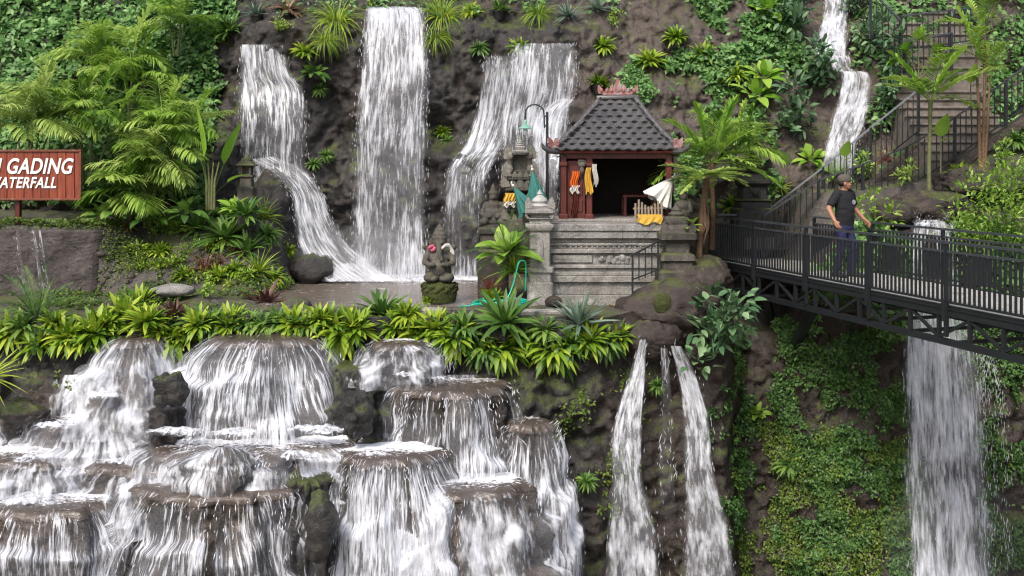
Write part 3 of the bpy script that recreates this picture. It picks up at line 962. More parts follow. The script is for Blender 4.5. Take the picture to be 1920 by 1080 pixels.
# mound in the white water
g = G()
n = 60
th = np.linspace(0, 2 * math.pi, n, endpoint=False)
c = at(415, 875, 14.95)
rows, wrows = [], []
for k in np.linspace(0.02, 1.5, 30):
    a = min(k, 1.) * math.pi / 2
    r = np.stack((np.cos(th) * .70 * math.sin(a) ** .8, np.sin(th) * .5 * math.sin(a) ** .8, np.full(n, .33 * max(math.cos(a), 0.) - .05 - max(0, k - 1) * .7)), -1)
    r = r * (1 + .34 * fbm(r * 1.9 + 9, 4)[:, None] - .1 * np.abs(fbm(r * 5 + 9, 3))[:, None]); rows.append(r + c); wrows.append(r * 1.05 + c + (0, 0, .015))
g.grid(np.array(rows), wrap=True); g.f.append(tuple(range(n)))
tag(obj('boulder', g, MAT['ledge'], angle=None), 'rounded dark boulder with water splitting over it below the broad curtain', 'boulder')
g = G()
wr = np.array(wrows)
U = np.repeat(th[None], 30, 0) * .9; V = np.repeat(np.linspace(0, 1.3, 30)[:, None], n, 1)
g.grid(wr[::-1][::-1], np.clip(.80 + .15 * np.cos(th * 3)[None] + 0 * U, 0, 1), np.stack((U, V), -1), wrap=False)
spray(g, [(at(330, 880, 14.8), at(505, 880, 14.8)), (at(360, 805, 15.2), at(480, 805, 15.2))], 80, (.012, .03), .05)
tag(obj('water_veil', g, MAT['fall_rush'], angle=None), 'veil of white water over the rounded dark boulder', 'cascade')
# splashing water where the falls land
def foam(label, lst, drops=60):
    g = G()
    for px, py, D, rx, ry, h in lst:
        c = at(px, py, D)
        foam_heap(g, c, rx, ry, h)
        spray(g, [(c + (-rx, 0, 0), c + (rx, 0, 0)), (c + (-rx * .6, 0, h * 1.5), c + (rx * .6, 0, h * 1.5))], drops, (.012, .03), ry * .5)
    tag(obj('foam', g, MAT['foam'], angle=None), label, 'foam', kind='stuff')
def mist(label, c, r, dens):
    t = NT('mist'); v = t.n('VolumePrincipled'); v.inputs['Color'].default_value = (.9, .92, .95, 1); v.inputs['Density'].default_value = dens
    t.t.links.new(v.outputs[0], t.out.inputs[1])
    g = G(); g.ball((0, 0, 0), r, 28, 18)
    o = obj('mist', g, t.m); o.location = c; tag(o, label, 'mist', kind='stuff')
mist('thin mist hanging where the left and tallest waterfalls meet the pool', at(665, 485, 22.0), (1.35, .55, .75), .22)
mist('thin mist at the foot of the far right waterfall', at(1790, 1020, 17.6), (1.3, .6, 1.3), .06)

foam('white foam where the tallest waterfall meets the pool', [(730, 528, 22.2, 1.1, .5, .16), (640, 526, 21.9, .7, .45, .18), (655, 512, 22.3, .4, .3, .32), (790, 530, 22.2, .5, .3, .1)], 110)
foam('line of foam at the foot of the right waterfall', [(868, 524, 22.1, .5, .25, .08)], 30)
foam('white churning water at the foot of the broad curtain', [(330, 812, 15.55, .75, .35, .12), (450, 812, 15.4, .7, .3, .10), (590, 810, 15.6, .75, .4, .15), (560, 862, 14.95, .6, .3, .2), (345, 885, 14.85, .35, .25, .14)], 110)
foam('white water swirling over the left steps', [(190, 745, 15.9, .45, .3, .16), (110, 800, 15.7, .6, .3, .12), (60, 862, 15.4, .5, .3, .12), (60, 945, 14.7, .8, .3, .12), (215, 868, 15.5, .35, .25, .1)], 80)
foam('foam on the brown ledge under the short fall', [(765, 704, 16.4, .4, .2, .08), (830, 712, 16.35, .4, .15, .05), (700, 854, 15.3, .45, .2, .06), (875, 906, 15.3, .5, .2, .08)], 50)


# ================================================================== plants
def leaf(g, base, d, Ln, W, droop=.6, t=.5, n=6, kind='lance', fold=.25, roll=0., stalk=0.):
    d = unit(d); p = np.array(base, float)
    s = np.cross(d, (0, 0, 1.))
    if np.linalg.norm(s) < .05: s = np.array((math.cos(roll * 9), math.sin(roll * 9), 0))
    s = unit(s)
    if roll:
        s = unit(s * math.cos(roll) + np.cross(d, s) * math.sin(roll))
    P = []
    for i in range(n + 1):
        q = i / n
        if q <= stalk: w = .05
        else:
            x = (q - stalk) / (1 - stalk)
            if kind == 'lance': w = max(math.sin(math.pi * min(1, x ** .75)), 0) ** .8
            elif kind == 'strap': w = min(1, .5 + x * 2.2) * (1 - x ** 3.5)
            elif kind == 'ovate': w = max(math.sin(math.pi * x ** .62), 0) ** .75
            else: w = (1 - x) ** .8
        w *= W / 2
        nn = np.cross(s, d)
        P.append((p - s * w + nn * w * fold, p, p + s * w + nn * w * fold))
        p = p + d * Ln / n
        d = unit(d + np.array((0, 0, -1.)) * droop / n)
    g.grid(np.array(P), t)


def rosette(n=45, Ln=.5, W=.08, e0=80, e1=5, droop=.9, kind='lance', fold=.25, seed=0, stalk=0., base=.03, jit=.25, tl=(.2, .9), seg=6):
    """leaves round a centre: steep in the middle, flat outside"""
    r = random.Random(seed); g = G()
    for k in range(n):
        q = k / max(1, n - 1)
        a = k * 2.39996 + r.uniform(-.3, .3)
        e = R(e0 + (e1 - e0) * q ** .8 + r.uniform(-10, 10))
        l = Ln * r.uniform(1 - jit, 1 + jit) * (.75 + .25 * min(1, q * 3))
        d = (math.cos(a) * math.cos(e), math.sin(a) * math.cos(e), math.sin(e))
        leaf(g, (math.cos(a) * base, math.sin(a) * base, .02), d, l, W * r.uniform(.8, 1.2), droop * r.uniform(.5, 1.4), r.uniform(*tl), seg, kind, fold, r.uniform(-.3, .3), stalk)
    return g


def frond(g, base, d, Ln, droop=.9, nl=26, ll=.35, lw=.035, t=.5, ang=55, ldroop=.7, r=rnd, stalk=.22, seg=3):
    d = unit(d); p = np.array(base, float)
    n = 14; pts, ds = [p], [d]
    for i in range(n):
        p = p + d * Ln / n; d = unit(d + np.array((0, 0, -1.)) * droop / n)
        pts.append(p); ds.append(d)
    pts, ds = np.array(pts), np.array(ds)
    g.tube(pts, np.linspace(.012, .003, n + 1) * (Ln / 1.2), 4, t * .8, cap=False)
    for k in range(nl):
        q = stalk + (1 - stalk) * (k + .5) / nl
        x = q * n; i = min(int(x), n - 1); f = x - i
        b = pts[i] * (1 - f) + pts[i + 1] * f; dd = unit(ds[i])
        s = np.cross(dd, (0, 0, 1.)); s = unit(s) if np.linalg.norm(s) > .05 else np.array((1., 0, 0))
        up = np.cross(s, dd)
        z = (q - stalk) / (1 - stalk)
        l = ll * (.45 + .55 * math.sin(math.pi * min(1, z * .85 + .15))) * (1 if z < .8 else 1 - (z - .8) * 1.8)
        A = R(ang * (1.15 - .5 * z))
        for sg in (-1, 1):
            ld = dd * math.cos(A) + s * sg * math.sin(A) + up * r.uniform(.05, .35)
            leaf(g, b, ld, l * r.uniform(.85, 1.1), lw, ldroop * r.uniform(.6, 1.3), np.clip(t + r.uniform(-.18, .18), 0, 1), seg, 'lance', .15)


def palm_mesh(nf=9, Ln=1.5, seed=0, e0=80, e1=15, droop=1.1, nl=28, ll=.38, lw=.04, base=.05, z0=0., tl=(.25, .85), ldroop=.7, stalk=.25, seg=3):
    r = random.Random(seed); g = G()
    for k in range(nf):
        q = k / max(1, nf - 1)
        a = k * 2.39996 + r.uniform(-.35, .35); e = R(e0 + (e1 - e0) * q + r.uniform(-8, 8))
        d = (math.cos(a) * math.cos(e), math.sin(a) * math.cos(e), math.sin(e))
        frond(g, (math.cos(a) * base, math.sin(a) * base, z0), d, Ln * r.uniform(.8, 1.15), droop * r.uniform(.7, 1.3), nl, ll, lw, r.uniform(*tl), 55, ldroop, r, stalk, seg)
    return g


def shrub_mesh(n=260, rad=(.5, .5, .5), Ln=.14, W=.07, kind='ovate', seed=0, clumps=9, droop=.5, tl=(.15, .9), seg=4, core=.55):
    """leafy shrub: leaves in clumps over an uneven volume"""
    r = random.Random(seed); g = G()
    rad = np.array(rad)
    cs = [np.array((r.gauss(0, .42), r.gauss(0, .42), r.gauss(.1, .40))) for _ in range(clumps)]
    for k in range(n):
        c = cs[k % clumps]
        v = unit((r.gauss(0, 1), r.gauss(0, 1), r.gauss(.25, 1)))
        p = (c + v * core * r.uniform(.5, 1)) * rad + (0, 0, rad[2])
        d = v + np.array((0, -.25, r.uniform(-.2, .6)))
        leaf(g, p, d, Ln * r.uniform(.6, 1.25), W * r.uniform(.7, 1.2), droop, r.uniform(*tl), seg, kind, .25, r.uniform(-.6, .6))
    for c in cs:
        g.tube([(0, 0, 0), tuple(c * rad * .5 + (0, 0, rad[2] * .5)), tuple(c * rad + (0, 0, rad[2]))], (.012, .009, .004), 5, .2)
    return g


def scatter(P, N, size, r=None, tilt=.6, t=(.1, .95), asp=.6, hang=.3):
    """many small folded leaves on points P with normals N"""
    r = r or rng
    n = len(P)
    N = N / np.linalg.norm(N, axis=1)[:, None]
    q = r.normal(size=(n, 3)); q[:, 2] -= hang * 2
    a = q - (q * N).sum(1)[:, None] * N
    a /= np.linalg.norm(a, axis=1)[:, None] + 1e-9
    a = a + N * r.uniform(-.1, tilt, n)[:, None]; a /= np.linalg.norm(a, axis=1)[:, None]
    b = np.cross(N, a); b /= np.linalg.norm(b, axis=1)[:, None] + 1e-9
    up = np.cross(a, b)
    s = size * r.uniform(.6, 1.35, n)[:, None]
    V = np.stack((P, P + a * s * .42 - b * s * asp / 2 + up * s * .08, P + a * s, P + a * s * .42 + b * s * asp / 2 + up * s * .08), 1)
    tt = np.repeat(r.uniform(*t, n), 4)
    f = []
    for k in range(n):
        f.append((4 * k, 4 * k + 1, 4 * k + 2)); f.append((4 * k, 4 * k + 2, 4 * k + 3))
    g = G(); g.add(V.reshape(-1, 3), f, tt)
    return g


PLANT = {}
def kind(name, gs, mat):
    PLANT[name] = [g.mesh(name, L[mat], True, None) for g in gs]


kind('fern', [rosette(nl, ln, w_, 88, -12, dr, 'lance', seed=s, base=.06, jit=.35, tl=(.05, .95)) for s, nl, ln, w_, dr in ((1, 95, .33, .078, .8), (2, 105, .31, .072, 1.0), (3, 85, .37, .080, .7), (4, 105, .30, .070, 1.1))], 'fern')
kind('hanging_fern', [rosette(nl, ln, w_, 85, -42, 1.2, 'lance', seed=s, base=.08, jit=.35, tl=(.05, .95)) for s, nl, ln, w_ in ((5, 115, .37, .074), (6, 105, .36, .078), (7, 120, .39, .070))], 'fern')
kind('strap_rosette', [rosette(44, .52, .085, 85, 8, .7, 'strap', seed=s, tl=(.1, .7)) for s in (8, 9)], 'fern_dk')
kind('green_fern', [rosette(70, .40, .075, 80, -25, 1.2, 'lance', seed=s, tl=(.15, .85)) for s in (14, 15)], 'fern_dk')
kind('agave', [rosette(38, .50, .07, 88, 5, .35, 'taper', seed=s, fold=.5) for s in (10, 11)], 'grey')
kind('bromeliad', [rosette(20, .46, .10, 80, 18, .6, 'strap', seed=s, fold=.45) for s in (12, 13)], 'maroon')
kind('red_spiky_plant', [rosette(75, .42, .022, 80, 0, .7, 'taper', seed=s) for s in (16, 17)], 'red')
kind('spiky_rosette', [rosette(60, .55, .04, 88, -5, .6, 'taper', seed=s, tl=(.35, 1)) for s in (18, 19)], 'fern')
kind('cycad', [palm_mesh(22, .75, 20, 75, 5, .9, 26, .13, .014, .03, tl=(.1, .6), ldroop=.15, stalk=.1, seg=2)], 'fern_dk')
kind('hanging_grass', [rosette(170, .85, .022, 85, 0, 2.6, 'taper', seed=s, base=.12, tl=(.15, .9), seg=7) for s in (21, 22)], 'fern')
kind('leafy_plant', [rosette(16, .55, .22, 80, 15, .9, 'ovate', seed=s, stalk=.3, tl=(.3, .9), seg=8) for s in (23, 24, 25)], 'banana')
kind('dark_leafy_plant', [rosette(18, .5, .19, 75, 5, 1., 'ovate', seed=s, stalk=.3, tl=(.2, .8), seg=8) for s in (26, 27)], 'fern_dk')
kind('croton', [shrub_mesh(230, (.42, .35, .5), .20, .085, 'lance', seed=s, clumps=7, tl=(.1, .8)) for s in (28, 29, 30)], 'shrub')
kind('broadleaf_shrub', [shrub_mesh(190, (.62, .45, .62), .25, .125, 'ovate', seed=31, clumps=10, tl=(.15, .85), seg=5)], 'shrub')
kind('feathery_shrub', [shrub_mesh(1500, (1.0, .6, .9), .12, .042, 'ovate', seed=s, clumps=26, tl=(.2, .95)) for s in (32,)], 'palm')
kind('small_bush', [shrub_mesh(140, (.3, .25, .25), .11, .055, 'ovate', seed=s, clumps=6, tl=(.2, .9)) for s in (34, 35, 36)], 'palm')
kind('low_bush', [shrub_mesh(170, (.5, .3, .2), .10, .05, 'ovate', seed=s, clumps=8, tl=(.1, .9)) for s in (37, 38)], 'fern')
kind('dry_plant', [rosette(40, .3, .05, 70, -10, 1.2, 'lance', seed=39)], 'dry')


def plant(name, k, p, label, cat='plant', s=1., tilt=0., spin=None, group=None, sink=.04):
    ms = PLANT[k]
    o = link(name, ms[rnd.randrange(len(ms))], None, (p[0], p[1], p[2] - sink))
    o.rotation_mode = 'ZYX'
    o.rotation_euler = (R(tilt), R(rnd.uniform(-6, 6)), rnd.uniform(0, 6.28) if spin is None else spin)
    o.scale = (s, s, s * rnd.uniform(.92, 1.08))
    return tag(o, label, cat, group)


ROW = 'ferns along the terrace edge'
E = lambda px, py, D=17.55: on_low(px, py, -.03) if py > 600 else on_ground(px, py)
row = [
    ('fern', 'fern', 18, 622, 17.5, 1.0, 'bright fern clump at the left frame edge, above the dark bank'),
    ('cycad', 'cycad', 68, 592, 17.9, 1.05, 'dark green cycad with stiff feathery fronds at the left of the terrace edge'),
    ('fern', 'fern', 75, 640, 17.35, .9, 'bright fern clump in front of the cycad'),
    ('fern', 'fern', 128, 630, 17.45, 1.05, 'bright fern clump just right of the cycad'),
    ('fern', 'fern', 180, 620, 17.5, 1.05, 'fern clump above the upper left cascade, left of the tall one'),
    ('fern', 'fern', 235, 590, 17.9, 1.2, 'tallest bright fern clump, above the upper left cascade'),
    ('fern', 'green_fern', 215, 628, 17.4, .8, 'darker green fern hanging beside the upper left cascade'),
    ('fern', 'fern', 275, 600, 17.6, .9, 'bright fern clump left of the small red bromeliad'),
    ('bromeliad', 'bromeliad', 326, 592, 17.9, .8, 'small red bromeliad among ferns left of the broad curtain'),
    ('fern', 'hanging_fern', 322, 632, 17.25, 1.05, 'fern clump drooping between the two upper cascades'),
    ('fern', 'fern', 372, 606, 17.6, .85, 'fern clump at the left end of the broad curtain'),
    ('fern', 'fern', 432, 606, 17.6, .9, 'fern clump over the left half of the broad curtain'),
    ('bromeliad', 'bromeliad', 497, 572, 17.85, 1.05, 'large dark red bromeliad with pale leaf tips above the broad curtain'),
    ('fern', 'green_fern', 492, 606, 17.5, .78, 'dark green fern under the large dark red bromeliad'),
    ('fern', 'fern', 550, 604, 17.6, .9, 'fern clump over the right half of the broad curtain'),
    ('fern', 'fern', 600, 598, 17.7, .8, 'fern clump right of the broad curtain, behind the drooping one'),
    ('fern', 'hanging_fern', 640, 622, 17.25, 1.12, 'large yellow green fern drooping right of the broad curtain'),
    ('strap_rosette', 'strap_rosette', 716, 588, 17.7, 1.0, 'dark strap leaved rosette above the short fall'),
    ('fern', 'fern', 762, 590, 17.9, .85, 'fern clump right of the dark strap leaved rosette'),
    ('fern', 'fern', 790, 622, 17.45, 1.0, 'fern clump above the right side of the short fall'),
    ('fern', 'hanging_fern', 850, 630, 17.4, 1.0, 'fern clump above the brown round ledge'),
    ('fern', 'fern', 893, 634, 17.5, .95, 'fern clump left of the bronze green rosette'),
    ('strap_rosette', 'strap_rosette', 945, 604, 17.6, 1.15, 'bronze green rosette at the terrace edge in front of the turquoise hose'),
    ('fern', 'hanging_fern', 938, 650, 17.25, 1.0, 'fern clump drooping below the bronze green rosette'),
    ('fern', 'fern', 995, 630, 17.5, .95, 'fern clump right of the bronze green rosette'),
    ('fern', 'hanging_fern', 1037, 652, 17.25, 1.12, 'lowest hanging fern clump at the right of the terrace edge'),
    ('agave', 'agave', 1085, 606, 17.8, 1.05, 'grey green agave at the terrace edge in front of the stone platform'),
    ('fern', 'fern', 1105, 634, 17.4, .95, 'fern clump in front of the agave'),
    ('fern', 'fern', 1158, 628, 17.6, .85, 'last fern clump of the terrace edge, against the brown rock'),
    ('dry_plant', 'dry_plant', 1150, 574, 18.0, .5, 'small reddish plant behind the last fern of the terrace edge'),
]
for n, k, px, py, D, s, lab in row:
    plant(n, k, E(px, py, D), lab, n.replace('_', ' '), s * 1.12, 26 if py > 600 else 10, group=ROW if n == 'fern' else None)

# second line of ferns behind the first, and young ones between
for px, py, D, s, lab in ((48, 612, 17.8, .85, 'fern clump behind the ferns beside the cycad'), (105, 604, 17.9, .8, 'fern clump between cycad and the tall clump, at the back'), (155, 640, 17.3, .85, 'fern clump hanging over the dark bank left of the upper left cascade'),
        (205, 604, 17.7, .9, 'fern clump left of the tallest clump'), (262, 570, 18., .9, 'fern clump at the back, right of the tallest clump'), (300, 615, 17.4, .85, 'fern clump between the tall clump and the drooping one'),
        (350, 622, 17.35, .85, 'fern clump right of the drooping one between the upper cascades'), (402, 602, 17.7, .75, 'small fern clump over the left part of the broad curtain'), (462, 604, 17.6, .75, 'small fern clump left of the large dark red bromeliad'), (522, 602, 17.6, .75, 'small fern clump right of the large dark red bromeliad'),
        (575, 612, 17.5, .8, 'fern clump at the right end of the broad curtain'), (620, 606, 17.5, .9, 'fern clump just behind the large drooping fern'), (668, 612, 17.45, .9, 'fern clump right of the large drooping fern'), (740, 612, 17.6, .75, 'fern clump under the dark strap leaved rosette'),
        (815, 612, 17.7, .9, 'fern clump at the back above the brown round ledge'), (870, 612, 17.7, .85, 'fern clump at the back left of the bronze green rosette'), (905, 655, 17.25, .85, 'fern clump hanging left below the bronze green rosette'), (968, 645, 17.3, .9, 'fern clump hanging right below the bronze green rosette'),
        (1020, 618, 17.7, .85, 'fern clump at the back left of the agave'), (1068, 640, 17.35, .9, 'fern clump below the agave'), (1132, 640, 17.4, .85, 'fern clump hanging left of the brown rock')):
    plant('fern', rnd.choice(('fern', 'fern', 'green_fern')), E(px, py, D), lab, 'fern', s * 1.15, 22, group=ROW)

# drooping spiky plant at the left frame edge
plant('spiky_plant', 'spiky_rosette', at(-22, 705, 15.8), 'spiky leaved plant reaching in at the left frame edge beside the stepped stream', 'plant', 1.05, 20)

# garden bank left of the pool
def GP(px, py): return on_ground(px, py)
bank = [
    ('spiky_plant', 'spiky_rosette', 485, 508, 1.0, 'pale rosette on the bank at the left edge of the pool', 20),
    ('fern', 'fern', 440, 505, .75, 'pale fern on the bank left of the pale rosette', 15),
    ('fern', 'hanging_fern', 510, 520, .75, 'fern hanging down the bank on to the pool edge', 15),
    ('red_plant', 'red_spiky_plant', 385, 505, 1.25, 'red spiky leaved plant on the garden bank', 10),
    ('low_plant', 'low_bush', 388, 533, .75, 'low yellow green plant below the red spiky plant', 5),
    ('low_plant', 'small_bush', 378, 558, .7, 'small bright green bush at the foot of the garden bank', 0),
    ('low_plant', 'low_bush', 430, 540, .5, 'small mossy cushion plant left of the pool corner', 0),
    ('low_plant', 'low_bush', 270, 480, .8, 'olive ground cover at the right end of the rendered wall', 0),
    ('low_plant', 'low_bush', 265, 505, .6, 'yellowish cushion plant under the right end of the rendered wall', 0),
    ('small_plant', 'small_bush', 530, 545, .5, 'small green tuft at the left corner of the pool', 0),
    ('strap_plant', 'strap_rosette', 425, 445, 1.35, 'large dark strap leaved rosette on the garden bank', 20),
    ('strap_plant', 'strap_rosette', 372, 430, 1.1, 'dark strap leaved rosette below the banana plant', 20),
    ('leafy_plant', 'leafy_plant', 425, 405, .8, 'bright broad leaved plant behind the large dark rosette', 10),
    ('spiky_plant', 'spiky_rosette', 495, 408, .95, 'pale narrow leaved plant beside the stone lantern', 15),
    ('leafy_plant', 'green_fern', 500, 440, .95, 'green fern above the pool, below the stone lantern', 20),
    ('strap_plant', 'strap_rosette', 465, 470, .9, 'strap leaved rosette right of the large dark rosette', 20),
    ('low_plant', 'low_bush', 400, 470, .7, 'low green ground plant under the large dark rosette', 0),
    ('maroon_plant', 'bromeliad', 440, 472, .55, 'small maroon bromeliad under the strap leaved rosettes', 15),
    ('dry_plant', 'dry_plant', 240, 425, 1.0, 'brown dried plant beside the rendered wall', 0),
    ('small_plant', 'small_bush', 320, 440, .7, 'small bush between the dried plant and the dark rosettes', 0),
    ('small_plant', 'green_fern', 205, 555, .4, 'tiny dark tuft at the foot of the rendered wall', 0),
    ('small_plant', 'small_bush', 350, 480, .6, 'small bush on the bank left of the red spiky plant', 0),
    ('small_plant', 'small_bush', 455, 530, .55, 'small bush on the bank in front of the pale rosette', 0),
]
bank += [
    ('fern', 'fern', 300, 470, .8, 'bright fern on the bank just right of the rendered wall', 10),
    ('fern', 'fern', 345, 515, .7, 'bright fern in the middle of the garden bank', 10),
    ('fern', 'fern', 410, 518, .8, 'bright fern right of the red spiky plant', 10),
    ('low_plant', 'low_bush', 330, 500, .8, 'light green cushion left of the red spiky plant', 0),
    ('red_plant', 'red_spiky_plant', 410, 492, .7, 'second red spiky plant, behind the first on the garden bank', 10),
    ('low_plant', 'low_bush', 300, 505, .7, 'yellow green cushion at the right foot of the rendered wall', 0),
    ('fern', 'fern', 465, 515, .8, 'bright fern between the pale rosette and the pool', 12),
    ('low_plant', 'low_bush', 505, 548, .6, 'light green cushion at the pool corner', 0),
    ('small_plant', 'small_bush', 290, 440, .8, 'light green bush at the top of the bank, right of the dried plant', 0),
    ('fern', 'fern', 540, 470, .6, 'bright fern on the rock beside the run of the left waterfall', 20),
    ('leafy_plant', 'leafy_plant', 330, 430, .6, 'bright broad leaved plant at the top of the garden bank', 10),
]
for n, k, px, py, s, lab, tl in bank:
    plant(n, k, GP(px, py), lab, 'fern' if n == 'fern' else 'plant', s, tl)
for px, py, s, lab, k in ((945, 478, 1.15, 'bright broad leaved plant left of the stone pier', 'leafy_plant'), (965, 505, 1.0, 'bright strap leaved plant beside the stone pier', 'spiky_rosette'),
                       (920, 540, .85, 'red spiky leaved plant at the foot of the stone pier', 'red_spiky_plant'), (925, 556, .7, 'yellow green tuft in front of the red spiky plant by the pier', 'fern'),
                       (802, 560, .38, 'small bright tuft in front of the seated stone statue', 'fern'), (955, 470, .95, 'arching palm leaved plant left of the stone pier', 'cycad')):
    p = at(px, py, 18.75 if k != 'fern' else 18.5)
    plant('leafy_plant' if 'red' not in k else 'red_plant', k, p, lab, 'plant', s, 15)

# plants rooted in the back cliff
cliff_plants = [
    ('rosette_plant', 'strap_rosette', 432, 58, .95, 'dark rosette with reddish leaves above the left waterfall'),
    ('red_plant', 'bromeliad', 400, 55, .5, 'small red bromeliad at the top left of the cliff'),
    ('low_plant', 'low_bush', 420, 76, .8, 'low green plant under the dark rosette above the left waterfall'),
    ('low_plant', 'low_bush', 525, 52, .65, 'flat grey green mat plant above the lip of the left waterfall'),
    ('dry_plant', 'dry_plant', 540, 18, 1.5, 'reddish dry plants at the top edge between left and tallest waterfalls'),
    ('fern', 'fern', 572, 95, .85, 'yellow green fern right of the lip of the left waterfall'),
    ('hanging_grass', 'hanging_grass', 632, 40, 1.15, 'long grass hanging left of the tallest waterfall'),
    ('hanging_grass', 'hanging_grass', 610, 75, .7, 'lower tuft of grass hanging left of the tallest waterfall'),
    ('hanging_grass', 'hanging_grass', 828, 30, 1.1, 'long grass hanging right of the tallest waterfall'),
    ('hanging_grass', 'hanging_grass', 818, 70, .7, 'lower tuft of grass hanging right of the tallest waterfall'),
    ('fern', 'fern', 884, 20, .85, 'bright fern at the top edge right of the tallest waterfall'),
    ('fern', 'fern', 975, 88, .8, 'bright fern between the two lips of the right waterfall'),
    ('small_fern', 'green_fern', 900, 88, .7, 'dull green fern left of the lip of the right waterfall'),
    ('leafy_plant', 'dark_leafy_plant', 588, 135, .75, 'glossy broad leaved plant on the cliff right of the left waterfall'),
    ('small_fern', 'green_fern', 600, 165, .6, 'small fern below the glossy broad leaved plant'),
    ('small_fern', 'green_fern', 612, 290, .55, 'small fern growing low between the left and tallest waterfalls'),
    ('small_fern', 'green_fern', 588, 305, .5, 'smallest fern low between the left and tallest waterfalls'),
    ('small_fern', 'fern', 828, 245, .62, 'fern growing in the dark niche right of the tallest waterfall'),
    ('small_fern', 'green_fern', 840, 262, .5, 'dark fern hanging out of the niche'),
    ('fern', 'fern', 1130, 85, .95, 'bright fern on the bare slope above the pavilion roof, upper left one'),
    ('fern', 'fern', 1217, 112, .95, 'bright fern in the middle of the bare slope above the pavilion'),
    ('fern', 'fern', 1267, 68, .95, 'highest bright fern of the bare slope above the pavilion'),
    ('fern', 'fern', 1316, 100, 1.0, 'bright fern at the right of the bare slope above the pavilion'),
    ('fern', 'fern', 1378, 140, .95, 'fern left of the bright broad leaved plants on the right slope'),
    ('leafy_plant', 'leafy_plant', 1432, 145, 1.05, 'bright broad leaved plant high on the right slope'),
    ('leafy_plant', 'leafy_plant', 1415, 180, 1.1, 'bright broad leaved plant lower on the right slope, with a bare stem'),
    ('leafy_plant', 'leafy_plant', 1440, 22, 1.1, 'bright broad leaved plant at the top edge of the right slope'),
    ('croton', 'croton', 1490, 75, 1.15, 'dark leafy shrub left of the stepped waterfall, highest of three'),
    ('croton', 'croton', 1525, 165, 1.15, 'dark leafy shrub left of the stepped waterfall, at its narrowing'),
    ('croton', 'croton', 1490, 250, 1.1, 'dark leafy shrub left of the foot of the stepped waterfall'),
    ('croton', 'croton', 1632, 100, 1.0, 'dark leafy shrub right of the top of the stepped waterfall'),
    ('croton', 'croton', 1600, 20, .7, 'dark leafy shrub at the top edge beside the stepped waterfall'),
    ('croton', 'croton', 1668, 160, 1.1, 'dark leafy shrub right of the middle of the stepped waterfall'),
    ('croton', 'croton', 1648, 215, .7, 'dark leafy shrub right of the foot of the stepped waterfall'),
    ('leafy_plant', 'leafy_plant', 1520, 300, .8, 'pale leafy plant at the foot of the stepped waterfall'),
    ('leafy_plant', 'spiky_rosette', 1462, 350, .7, 'pale spiky plant behind the dark stone gate pillar'),
    ('leafy_plant', 'leafy_plant', 1562, 328, .8, 'bright leafy plant hiding the foot of the stepped waterfall'),
    ('croton', 'croton', 1605, 330, .6, 'dark leafy shrub at the foot of the stepped waterfall, by the handrail'),
    ('agave', 'agave', 1065, 30, .9, 'grey green agave at the top edge above the right waterfall'),
    ('agave', 'agave', 1120, 15, .85, 'grey green agave at the top edge, right of its twin'),
    ('hanging_grass', 'hanging_grass', 1010, 25, .75, 'thin grass at the top edge above the right waterfall'),
    ('low_plant', 'small_bush', 1150, 45, .6, 'small bush on the top slope right of the agaves'),
    ('small_fern', 'fern', 1375, 385, .9, 'fern between the palm trunk and the dark stone gate pillar'),
    ('small_fern', 'green_fern', 1400, 260, 1.0, 'green fern on the slope right of the fan palm'),
    ('small_bush', 'small_bush', 690, 8, .7, 'small bush over the lip of the tallest waterfall'),
]
for n, k, px, py, s, lab in cliff_plants:
    plant(n, k, on_cliff(px, py, .06), lab, n.replace('_', ' '), s, 28)
# plants in black pots set into the cliff
for px, py, s, k, lab in ((376, 128, .8, 'strap_rosette', 'rosette in a black pot on the dark rock left of the left waterfall'), (481, 30, .85, 'agave', 'blue grey agave in a black pot at the top above the left waterfall'),
                          (936, 22, .75, 'strap_rosette', 'rosette in a black pot at the top right of the tallest waterfall'), (1122, 160, .85, 'fern', 'fern in a black pot on the cliff just above the pavilion roof ridge')):
    p = on_cliff(px, py, .12)
    root = thing('potted_plant', lab, 'potted plant', tuple(p))
    q = G(); q.lathe([(.10, -.22), (.15, -.02), (.165, -.02), (.165, .02), (.14, .02), (.13, -.02)], n=18); obj('pot', q, MAT['pot'], root)
    o = link('foliage', PLANT[k][0], root, (0, 0, 0)); o.rotation_euler = (R(15), 0, rnd.random() * 6); o.scale = (s,) * 3

